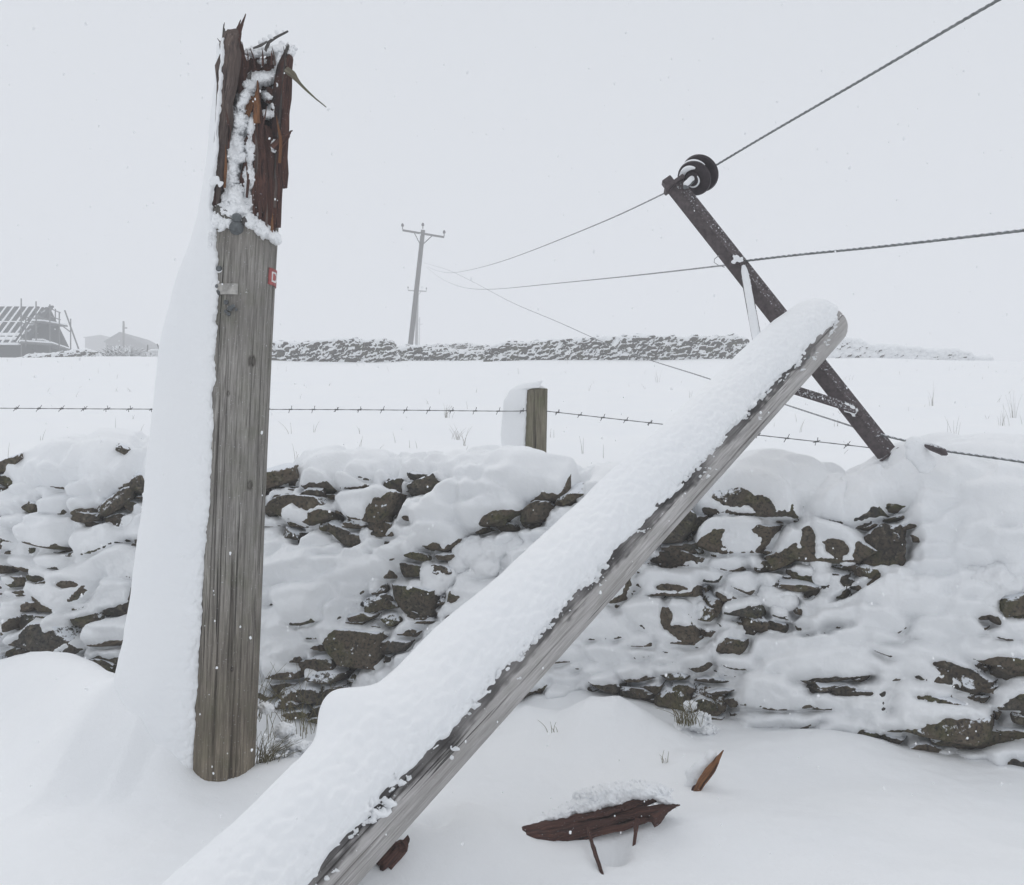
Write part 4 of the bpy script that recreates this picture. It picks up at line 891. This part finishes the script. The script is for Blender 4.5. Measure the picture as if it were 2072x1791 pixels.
# ------------------------------------------------------------------ broken pieces on the snow
def half_log(name, label, a, b, wd, th_, seed, mat, jag=.05):
    a, b = np.asarray(a), np.asarray(b); t = (b - a); L = np.linalg.norm(t); t /= L
    up_ = np.array([0, -.15, 1.]); up_ -= t * up_.dot(t); up_ /= np.linalg.norm(up_); sd_ = np.cross(t, up_)
    if sd_[1] > 0: sd_ = -sd_                          # towards the camera
    n_, k_ = 90, 64; phi = np.linspace(0, 2 * math.pi, k_, endpoint=False); rows = []; wc = []
    x0, x1 = np.cos(phi), np.sin(phi)
    j0 = jag * (pn(x0 * 5 + seed, x1 * 5, 0) * 1.0) + .9 * jag * sstep(.1, -.1, x1); j1 = jag * (2.2 * x1 * -.6 + pn(x0 * 6, x1 * 6 + seed, 2) * 2.0)
    for i in range(n_):
        k = i / (n_ - 1); s_ = (j0) * (1 - k) + (L + j1) * k; ends = .02 if i in (0, n_ - 1) else (min(1, .8 + (1 - k) * 4))
        w2 = np.interp(k, [0, .1, .8, 1], [1.0, 1, .95, .6]); rr = np.stack([wd / 2 * w2 * np.sign(x0) * np.abs(x0) ** .6, th_ / 2 * w2 * np.sign(x1) * np.abs(x1) ** .7], -1) * ends
        rr = rr * (1 + .10 * pn(x0 * 4 + seed, x1 * 4, k * 1.2) + .05 * pn(x0 * 11, x1 * 11, k * 2))[:, None]
        rows.append(a + s_[:, None] * t + rr[:, :1] * sd_ + rr[:, 1:] * up_); wc.append(np.stack([phi * wd * .4, s_, 0 * phi], -1))
    return np.array(rows), np.array(wc), t, up_, sd_
ga, gb = P(1078, 1702, 3.78), P(1330, 1634, 3.84)
piece = thing("pole_fragment", "dark split chunk of broken pole lying under a snow cap, held up on two splinters", "broken wood", tuple(P(1200, 1720, 3.8)))
mb = MB()
for k, (pts, ww) in enumerate((([(1048, 1690), (1120, 1672), (1240, 1640), (1318, 1618), (1336, 1612)], [30, 28, 26, 20, 8]), ([(1056, 1700), (1150, 1680), (1260, 1652), (1340, 1634), (1376, 1629)], [34, 30, 26, 20, 3]),
        ([(1078, 1716), (1100, 1711), (1200, 1686), (1300, 1660), (1342, 1646)], [26, 28, 26, 22, 4]), ([(1066, 1706), (1160, 1690), (1230, 1670)], [12, 18, 4]), ([(1150, 1664), (1240, 1642), (1300, 1628)], [6, 16, 3]), ([(1110, 1698), (1210, 1672), (1330, 1640)], [5, 10, 2]))):
    Yk = 3.80 + .02 * (k == 0) - .012 * (k in (3, 5)) - .006 * (k == 2); A = np.array([P(a_, b_, Yk + .06 * (a_ - 1050) / 300) for a_, b_ in pts]); q = np.linspace(0, 1, 26); kk = np.linspace(0, 1, len(A))
    pp = np.stack([np.interp(q, kk, A[:, a_]) for a_ in range(3)], -1); pp[1:-1] += np.random.default_rng(60 + k).normal(size=(24, 3)) * .0025
    mb.tube(pp, np.interp(q, kk, ww) * np.interp(q, [0, .15, .4, 1], [1, .85, .74, .8]) / F * 3.8 / 2, 9, 1.25, .5, 3.0 + k)
mb.build("split_log", W_RED, piece)
splinter("splinter", [(1320, 1660, 3.78), (1350, 1640, 3.8), (1372, 1628, 3.82)], [26, 16, 2], W_RED, piece, 3.8, 21, .5)
splinter("splinter", [(1190, 1676, 3.78), (1200, 1715, (3.78 * 2 + ground_hit(1222, 1782)) / 3), (1212, 1750, (3.78 + 2 * ground_hit(1222, 1782)) / 3), (1223, 1788, ground_hit(1222, 1782) + .01)], [11, 12, 13, 7], W_RED, piece, 3.68, 22, .6)
splinter("splinter", [(1290, 1655, 3.78), (1285, 1695, 3.76), (1280, 1736, 3.74)], [9, 7, 3], W_RED, piece, 3.7, 23, .6)
splinter("splinter", [(1284, 1660, 3.78), (1284, 1690, 3.76)], [6, 2], W_RED, piece, 3.7, 24, .6)
snow_sheet("snow_cap", piece, 3.93, 3.80, [(1080, 1672, 40, 10, -22), (1130, 1654, 46, 13, -20), (1190, 1632, 52, 18, -18), (1250, 1612, 54, 20, -12), (1300, 1604, 40, 16, 4), (1340, 1618, 22, 8, 25), (1230, 1606, 50, 14, -8)], SNOW, 7.5, 1.5, .28, .6, .8, .38)
sp2 = thing("wood_splinter", "upright orange-brown splinter of split wood stuck in the snow below the wall", "wood splinter", tuple(P(1405, 1615, 4.3)))
splinter("shard", [(1402, 1622, 4.3), (1415, 1590, 4.3), (1438, 1558, 4.32), (1452, 1536, 4.33), (1464, 1518, 4.34)], [8, 15, 17, 10, 2], W_ORANGE, sp2, 4.3, 31, .4, 11)
splinter("shard", [(1400, 1620, 4.31), (1408, 1596, 4.31), (1420, 1584, 4.31)], [12, 13, 3], W_RED, sp2, 4.3, 33, .4)
blob("snow_lump", pxballs([(1392, 1602, 15), (1404, 1575, 17), (1420, 1552, 17), (1438, 1532, 14), (1385, 1615, 12), (1410, 1590, 9)], 4.36), .009, SNOWR, sp2, amp=.2)
_cy = ground_hit(800, 1742) 
ck = thing("wood_chunk", "small red-brown wood chunk poking from the snow beside the leaning pole", "wood chunk", tuple(P(800, 1735, _cy)))
Vf, wc, *_ = half_log("c", "", P(768, 1752, _cy - .04), P(806, 1710, _cy + .02), .07, .065, 5.0, W_RED, .02); grid("split_log", Vf, W_RED, ck, wrap=True, attrs={"wc": ('FLOAT_VECTOR', wc)})
splinter("splinter", [(785, 1722, _cy), (806, 1718, _cy), (822, 1722, _cy)], [24, 18, 3], W_RED, ck, 3.74, 44, .6)

# ------------------------------------------------------------------ grass
def blades(mb, base, n, h, spread, lean=(0, 0), r=.0016, seed=0, curl=.5):
    g = np.random.default_rng(seed)
    for k in range(n):
        a = g.uniform(0, 2 * math.pi); H = h * g.uniform(.45, 1.1); l = g.uniform(.15, 1) * spread
        q = np.linspace(0, 1, 6)[:, None]; b = np.asarray(base) + np.array([g.normal() * spread * .25, g.normal() * spread * .18, -.01])
        pts = b + q * np.array([0, 0, H]) * (1 - .25 * curl * q) + (q ** 1.6) * np.array([math.cos(a) * l + lean[0], math.sin(a) * l * .6 + lean[1], -.25 * curl * H * g.uniform(0, 1.4)])
        mb.tube(pts, r * np.linspace(1, .35, 6), 4)
    return mb
def tuft(label, px, py, Y, n, h, spread, lean, seed, snow=(), mat=None):
    b = P(px, py, Y); t = thing("grass_tuft", label, "grass tuft", tuple(b), "dead grass at the foot of the wall")
    blades(MB(), b, n, h, spread, lean, .0017, seed).build("blades", mat or GRASS, t)
    if snow: snow_sheet("snow_lump", t, Y + .10, Y - .03, [(a_, b_, c_ * 1.15, c_ * .9) for a_, b_, c_ in snow], SNOW, seed + .5, 1.4, .5, .6, 1.0, .4)
tuft("dead grass and snow-clogged stems at the right foot of the stump", 540, 1545, 4.62, 60, .20, .16, (.04, 0), 1, [(538, 1432, 9), (575, 1478, 12), (565, 1512, 10), (592, 1504, 12), (548, 1538, 8), (600, 1532, 12), (616, 1512, 10), (575, 1543, 9)])
tuft("tall bent grass stems against the dark stones beside the stump", 590, 1490, 4.95, 24, .42, .24, (-.02, 0), 2)
tuft("long pale stems leaning across the dark stones under the diagonal snow bank", 650, 1478, 5.25, 16, .40, .30, (-.08, 0), 13)
tuft("thin grass stalks rising beside the stump", 528, 1450, 4.75, 12, .33, .12, (.10, 0), 3)
tuft("frosted grass clump in the hollow under the wall behind the wood fragment", 1385, 1462, 5.0, 46, .22, .13, (-.03, -.05), 4, [(1396, 1428, 8), (1412, 1462, 15), (1432, 1482, 14), (1350, 1492, 12), (1448, 1502, 10), (1372, 1474, 8)])
tuft("sparse grass blades sticking out of the drift crest", 1118, 1478, 4.9, 5, .07, .06, (0, 0), 5)
tuft("few dark blades on the slope by the orange splinter", 1345, 1540, 4.55, 5, .07, .05, (0, 0), 6)
mb = MB()
g = np.random.default_rng(77)
for k in range(150):
    Y = 7.6 + 30 * g.random() ** 1.7; x = g.uniform(-.56, .56) * Y
    if k % 4 == 0: x = .35 * Y * (1 + .3 * g.normal())
    b = np.array([x, Y, float(ground_z(np.array(x), np.array(Y)))]); blades(mb, b, int(g.integers(1, 3)), g.uniform(.06, .20), .06 * g.uniform(.3, 1.6), (g.normal() * .02, 0), .0018 + .00003 * Y, 500 + k, .3)
for px, Y, n_, h_ in ((905, 12, 14, .22), (925, 9.5, 10, .18), (600, 8, 4, .16), (940, 9.0, 4, .2), (1420, 8, 4, .2), (1300, 8, 3, .16), (1930, 9, 6, .35), (2050, 12, 8, .40), (2030, 11, 8, .3), (1890, 14, 6, .4), (1330, 22, 5, .4), (200, 8.2, 2, .12)):
    x = (px - CX) / F * Y; blades(mb, np.array([x, Y, float(ground_z(np.array(x), np.array(Y)))]), n_, h_, .10, (0, 0), .0018, px, .3)
ob = mb.build("dry_grass", GRASSF); _tag(ob, "sparse dry grass stalks poking through the field snow", "grass", None, "stuff")

# ------------------------------------------------------------------ far field: walls, poles, houses
def gz(x, y): return float(ground_z(np.array(float(x)), np.array(float(y))))
def far_wall(label, x0, x1, Y, topy, boty, seed, mask_end=.8, t0=-.028, Y1=None, rough=.05):
    """topy / boty: picture heights along the run"""
    xa, xb = (x0 - CX) / F * Y, (x1 - CX) / F * Y; n = max(40, int((xb - xa) / .035)); us_ = np.linspace(0, xb - xa, n)
    fx = np.linspace(x0, x1, n); tp = np.interp(fx, [p[0] for p in topy], [p[1] for p in topy]); bt = np.interp(fx, [p[0] for p in boty], [p[1] for p in boty])
    zb_ = CAMZ + (CY - bt) / F * Y - .5; ht = np.maximum(CAMZ + (CY - tp) / F * Y - zb_ + rough * 1.5 * fbm(us_ * 1.3, seed, 0, 3), .3)
    b = np.stack([xa + us_, np.full(n, Y)], -1); nr_ = np.stack([np.zeros(n), -np.ones(n)], -1)
    t = thing("field_wall", label, "stone wall", (xa + us_.mean(), Y, zb_.mean()), "dry stone walls across the far field")
    build_wall("field_wall", t, us_, b, nr_, zb_, ht, 56, .35, .3, (.26, .10),   .11, t0, .05, .05, (STONE_FAR, SNOWF), None, seed, .1, tilt=1.0)
far_wall("snow-flecked dry stone wall behind the stump on the field's crest", 470, 808, 40, [(470, 696), (560, 693), (700, 686), (780, 687), (796, 693), (800, 706), (808, 722)], [(470, 728), (600, 726), (808, 722)], 21)
far_wall("long snow-flecked dry stone wall on the crest behind the leaning pole", 978, 1530, 40, [(978, 716), (984, 702), (1010, 694), (1100, 688), (1200, 681), (1350, 680), (1490, 678), (1510, 684), (1530, 712)], [(978, 720), (1530, 716)], 22)
far_wall("tumbled end of wall beyond the tip of the leaning pole", 1672, 2010, 44, [(1672, 690), (1740, 687), (1765, 698), (1800, 701), (1860, 704), (1900, 711), (1930, 707), (1960, 715), (2010, 732)], [(1672, 717), (2010, 716)], 23, t0=.02)
far_wall("low rubble of fallen wall around the foot of the far T-shaped pole", 796, 985, 42, [(796, 712), (812, 704), (840, 700), (870, 704), (905, 707), (985, 709)], [(796, 720), (905, 716), (985, 718)], 24)
far_wall("low distant wall across the gap beside the far pole", 800, 985, 62, [(800, 700), (870, 697), (930, 694), (985, 700)], [(800, 706), (985, 706)], 25)
far_wall("rubble heaped with snow in front of the half-built house", -60, 225, 50, [(-60, 748), (0, 744), (18, 732), (50, 718), (100, 716), (140, 709), (180, 706), (205, 722), (225, 738)], [(-60, 746), (225, 740)], 26, t0=-.02, rough=.12)
far_wall("small snowy wall stub beside the distant bushes", 285, 360, 52, [(285, 722), (300, 710), (325, 706), (360, 712)], [(285, 732), (360, 730)], 27, t0=.0)
def far_pole(label, base, top, Y, r, arms, group="poles of the power line in the far field", brace=True, cat_="utility pole", pins=True):
    a, b = P(*base, Y), P(*top, Y); a = a - (b - a) / np.linalg.norm(b - a) * .8
    t = thing("distant_pole", label, cat_, tuple(a), group)
    MB().tube(np.linspace(a, b, 12), np.linspace(r * 1.25, r, 12), 12).build("shaft", W_FAR, t)
    for (l, rr) in arms:
        A, B = P(*l, Y), P(*rr, Y); MB().beam(A + np.array([0, -r, 0]), B + np.array([0, -r, 0]), .12, .12).build("crossarm", W_FAR, t)
        if pins:
            for p in ((A, B, b) if brace else (A, B)):
                q = p + np.array([0, -r, 0.06]); MB().lathe(q, (0, 0, 1), [(.03, 0), (.03, .18), (.08, .2), (.10, .28), (.07, .38), (.02, .42)], 10).build("insulator", PORC, t)
        c = (A + B) / 2; ctr = b + (a - b) / np.linalg.norm(a - b) * (np.linalg.norm(b - c) + (B - A)[0] * .30)
        for p in (A + (c - A) * .55, B + (c - B) * .55): MB().beam(p + np.array([0, -r - .02, 0]), ctr + np.array([0, -r - .02, 0]), .06, .06).build("brace", W_FAR, t)
far_pole("far T-shaped wooden pole leaning to the right above the field wall", (829, 712), (856, 466), 66, .15, [((815, 467), (899, 481))])
far_pole("thinner pole standing just behind the leaning T-shaped pole", (842, 712), (845, 584), 118, .15, [((826, 588), (863, 590))], brace=False)
far_pole("faintest pole farthest along the line", (848, 702), (849, 642), 220, .14, [((845, 656), (856, 656))], brace=False, pins=False)
far_pole("faint slim pole with a short side bracket near the distant gables", (250, 712), (250, 650), 105, .11, [((250, 664), (258, 664))], brace=False, pins=False)
for lab, b, t_ in (("thin stake in the snow beside the distant bushes, upright", (297, 712), (299, 698)), ("curved stake near the edge of the stump's snow tail, bent over", (322, 712), (318, 696))):
    st_ = MB().tube(smooth_px([(*b, 52), ((b[0] + t_[0]) / 2 + .8, (b[1] + t_[1]) / 2, 52), (*t_, 52)], 8), .03, 8).build("stake", W_FAR, None, P(*b, 52)); _tag(st_, lab, "stake")
# half-built house with scaffolding
hx = -29.3; Yf, Yr, Yb = 58.0, 61.0, 64.0; ze, zr = CAMZ + 203 / F * 58, CAMZ + 274 / F * 61; zb0 = 5.6; xl = -37.0
house = thing("stone_house", "half-built stone house with snow-striped rafters over a dark roof, at the field's edge", "house", (hx, Yf, zb0))
mb = MB()
V = [(hx, Yf, zb0), (hx, Yb, zb0), (hx, Yb, ze), (hx, Yr, zr), (hx, Yf, ze)]; V += [(hx - .5, *v[1:]) for v in V]
mb._add(V, [[0, 1, 2, 3, 4], [9, 8, 7, 6, 5], [0, 5, 6, 1], [1, 6, 7, 2], [2, 7, 8, 3], [3, 8, 9, 4], [4, 9, 5, 0]]); mb.build("gable_wall", HOUSEW, house, smooth=False)
MB().box(((hx + xl - .5) / 2, Yf + .25, (zb0 + ze) / 2), ((hx - .5 - xl) / 2, 0, 0), (0, .248, 0), (0, 0, (ze - zb0) / 2 - .004)).build("front_wall", HOUSEW, house, smooth=False)
mb = MB(); dv_ = np.array([0, Yr - Yf, zr - ze]); dl = np.linalg.norm(dv_); un = np.array([0, -(zr - ze), (Yr - Yf)]) / dl
c = np.array([(hx - .55 + xl) / 2, (Yf + Yr) / 2 - .25, (ze + zr) / 2 - .1]); mb.box(c, ((hx - .55 - xl) / 2, 0, 0), dv_ * .53, un * .05); mb.build("roof", ROOFD, house, smooth=False)
roof = [o for o in house.children if o.name.startswith("roof")][0]
for k in range(15):
    x = hx - .8 - k * .46; a = np.array([x, Yf - .35, ze - .25]) + un * .12; b = np.array([x + .0, Yr - .1, zr - .1]) + un * .12
    MB().beam(a, b, .11, .10, un).build("rafter", SNOWF, roof, smooth=False)
for k, kk in enumerate((.05, .16, .52)):
    a = np.array([xl, Yf, ze]) + dv_ * kk + un * .13; b = np.array([hx - .6, Yf, ze]) + dv_ * kk + un * .13
    MB().beam(a, b,   .08 + .22 * (k < 2), .06, un).build("batten", SNOWF, roof, smooth=False)
MB().beam((xl, Yf - .5, ze - .15), (hx - .1, Yf - .5, ze - .15), .3, .12).build("gutter_board", SNOWF, house, smooth=False)
MB().beam((hx + .12, Yf - .3, ze - .05), (hx + .12, Yr, zr + .05), .3, .10, (0, 0, 1)).build("verge_board", ROOFD, house, smooth=False)
for k, (yy, za) in enumerate(((59.2, 7.0), (62.4, 7.0))): MB().box((hx + .02, yy, za), (.03, 0, 0), (0, .35, 0), (0, 0, .5)).build("window_opening", ROOFD, house, smooth=False)
sc = thing("scaffold", "scaffold tubes and snowy boards standing round the gable of the half-built house", "scaffolding", (-28.5, 60, 5.6))
for px, y0, y1, Y in ((43, 604, 735, 57), (73, 610, 700, 57.5), (101, 616, 720, 58), (120, 631, 722, 60), (143, 645, 725, 62), (112, 625, 700, 63.5), (52, 640, 700, 56.6)):
    MB().tube(np.array([P(px, y1, Y), P(px, y0, Y)]), .04, 8).build("standard", SCAF, sc)
MB().tube(np.array([P(164, 720, 63), P(131, 628, 63)]), .05, 8).build("diagonal_brace", SCAF, sc)
for a, b in (((101, 624, 58), (122, 633, 60)), ((101, 640, 58), (122, 647, 60)), ((40, 641, 57), (101, 647, 58)), ((120, 655, 60), (143, 672, 62)), ((75, 640, 57.5), (101, 648, 58)), ((40, 655, 57), (75, 655, 57.5))):
    MB().tube(np.array([P(*a), P(*b)]), .035, 8).build("ledger", SCAF, sc)
for a, b, w_ in (((40, 693, 57), (104, 697, 58), .7), ((76, 690, 57.6), (144, 712, 63), .7), ((76, 651, 58), (126, 660, 62), .7)):
    o1 = MB().beam(P(*a), P(*b), w_, .08).build("board", SCAF, sc, smooth=False)
    A_, B_ = P(*a) + np.array([0, 0, .09]), P(*b) + np.array([0, 0, .09]); MB().beam(A_, B_, w_ * .9, .10).build("snow_strip", SNOWF, o1, smooth=False)
def gable_house(label, pk, l, r, base, Y, dep, seed):
    p, a, b = P(*pk, Y), P(*l, Y), P(*r, Y); z0 = CAMZ + (CY - base) / F * Y - 1
    t = thing("distant_house", label, "house", ((a[0] + b[0]) / 2, Y, z0), "faint houses beyond the field")
    V = [(a[0], Y, z0), (b[0], Y, z0), (b[0], Y, b[2]), tuple(p), (a[0], Y, a[2])]; V += [(v[0], Y + dep, v[2]) for v in V]
    mb = MB(); mb._add(V, [[0, 1, 2, 3, 4], [9, 8, 7, 6, 5], [0, 5, 6, 1], [1, 6, 7, 2], [4, 9, 5, 0]]); mb.build("wall", HOUSEW, t, smooth=False)
    for q in (a, b):
        d = (p - q); ex = q - d * .06; n_ = np.array([-d[2], 0, d[0]]); n_ = n_ / np.linalg.norm(n_) * (.12 if n_[2] * 1 > 0 else -.12)
        mb = MB(); VV = [ex + n_ * .2, p + n_ * .2, p + n_ * 1.2, ex + n_ * 1.2]; VV = [v + np.array([0, -.3, 0]) for v in VV] + [v + np.array([0, dep + .3, 0]) for v in VV]
        mb._add(VV, [[0, 1, 2, 3], [7, 6, 5, 4], [0, 4, 5, 1], [1, 5, 6, 2], [2, 6, 7, 3], [3, 7, 4, 0]]); mb.build("roof", ROOFD, t, smooth=False)
gable_house("faint pointed gable beyond the bushes with a long roof sloping to the right", (244, 674), (214, 692), (300, 704), 714, 135, 10, 1)
gable_house("faint low rooftop between the scaffold and the pointed gable", (205, 679), (172, 684), (216, 688), 708, 190, 10, 2)
def bush(label, px, py, Y, wd, ht, n, seed):
    b = P(px, py, Y); t = thing("bare_bush", label, "bush", tuple(b), "snow-laden bushes by the distant wall"); g = np.random.default_rng(seed); mb = MB(); ms = MB()
    for k in range(n):
        a = g.uniform(-1.3, 1.3); L = ht * g.uniform(.5, 1.05); st_ = b + np.array([g.uniform(-.5, .5) * wd, g.uniform(-.5, .5) * wd * .5, -.1])
        q = np.linspace(0, 1, 5)[:, None]; pts = st_ + q * np.array([0, 0, L]) + q ** 1.5 * np.array([math.sin(a) * L * .9, g.normal() * L * .3, -.35 * L * abs(math.sin(a))])
        mb.tube(pts, np.linspace(.030, .012, 5), 4)
        ms.tube(pts[1:] + np.array([0, 0, .028]), np.linspace(.026, .016, 4), 5)
    mb.build("twigs", W_FAR, t); ms.build("snow_load", SNOWF, t)
bush("dense bush bowed with snow between the rubble and the faint gable", 245, 728, 51, 1.3, .9, 220, 1); bush("low bush trailing snow left of the wall stub", 285, 730, 51, 1.0, .55, 150, 2); bush("smallest bush at the edge of the stump's snow tail", 318, 728, 51.5, .8, .5, 60, 3); bush("bush spread over the rubble near the scaffold foot", 200, 734, 50, .9, .45, 60, 4)

# ------------------------------------------------------------------ falling snow and the air
g = np.random.default_rng(3); mb = MB(); bm = bmesh.new(); bmesh.ops.create_icosphere(bm, subdivisions=1, radius=1); D0 = np.array([v.co[:] for v in bm.verts]); F0 = [[v.index for v in f.verts] for f in bm.faces]; bm.free()
for k in range(1100):
    Y = g.uniform(2.2, 6.5); c = np.array([g.uniform(-.56, .56) * Y, Y, CAMZ + g.uniform(-.44, .48) * Y])
    if c[2] < ground_z(c[0], c[1]) + .05: continue
    r = g.uniform(.0011, .0040); mb._add(D0 * r * np.array([1, 1, g.uniform(1, 1.8)]) * g.uniform(.7, 1.2, (len(D0), 1)) + c, F0)
ob = mb.build("falling_snow", SNOWF); _tag(ob, "white snowflakes drifting through the air", "snowflakes", None, "stuff")
bpy.ops.mesh.primitive_cube_add(size=1) if False else None
bm = bmesh.new(); bmesh.ops.create_cube(bm, size=1, matrix=Matrix.Translation((0, 188, 26)) @ Matrix.Diagonal((520, 400, 58, 1))); me = bpy.data.meshes.new("haze"); bm.to_mesh(me); bm.free()
hm = bpy.data.materials.new("snowy_air"); hm.use_nodes = True; hn = hm.node_tree; hn.nodes.remove(hn.nodes["Principled BSDF"])
pv = hn.nodes.new("ShaderNodeVolumePrincipled"); pv.inputs['Color'].default_value = (.97, .975, .985, 1); pv.inputs['Density'].default_value =   .0070; pv.inputs['Anisotropy'].default_value = .0
hn.links.new(pv.outputs[0], hn.nodes["Material Output"].inputs['Volume'])
ob = link("haze", me, hm); ob["kind"] = "stuff"; ob["label"] = "pale snowy air fading the far field"; ob["category"] = "haze"
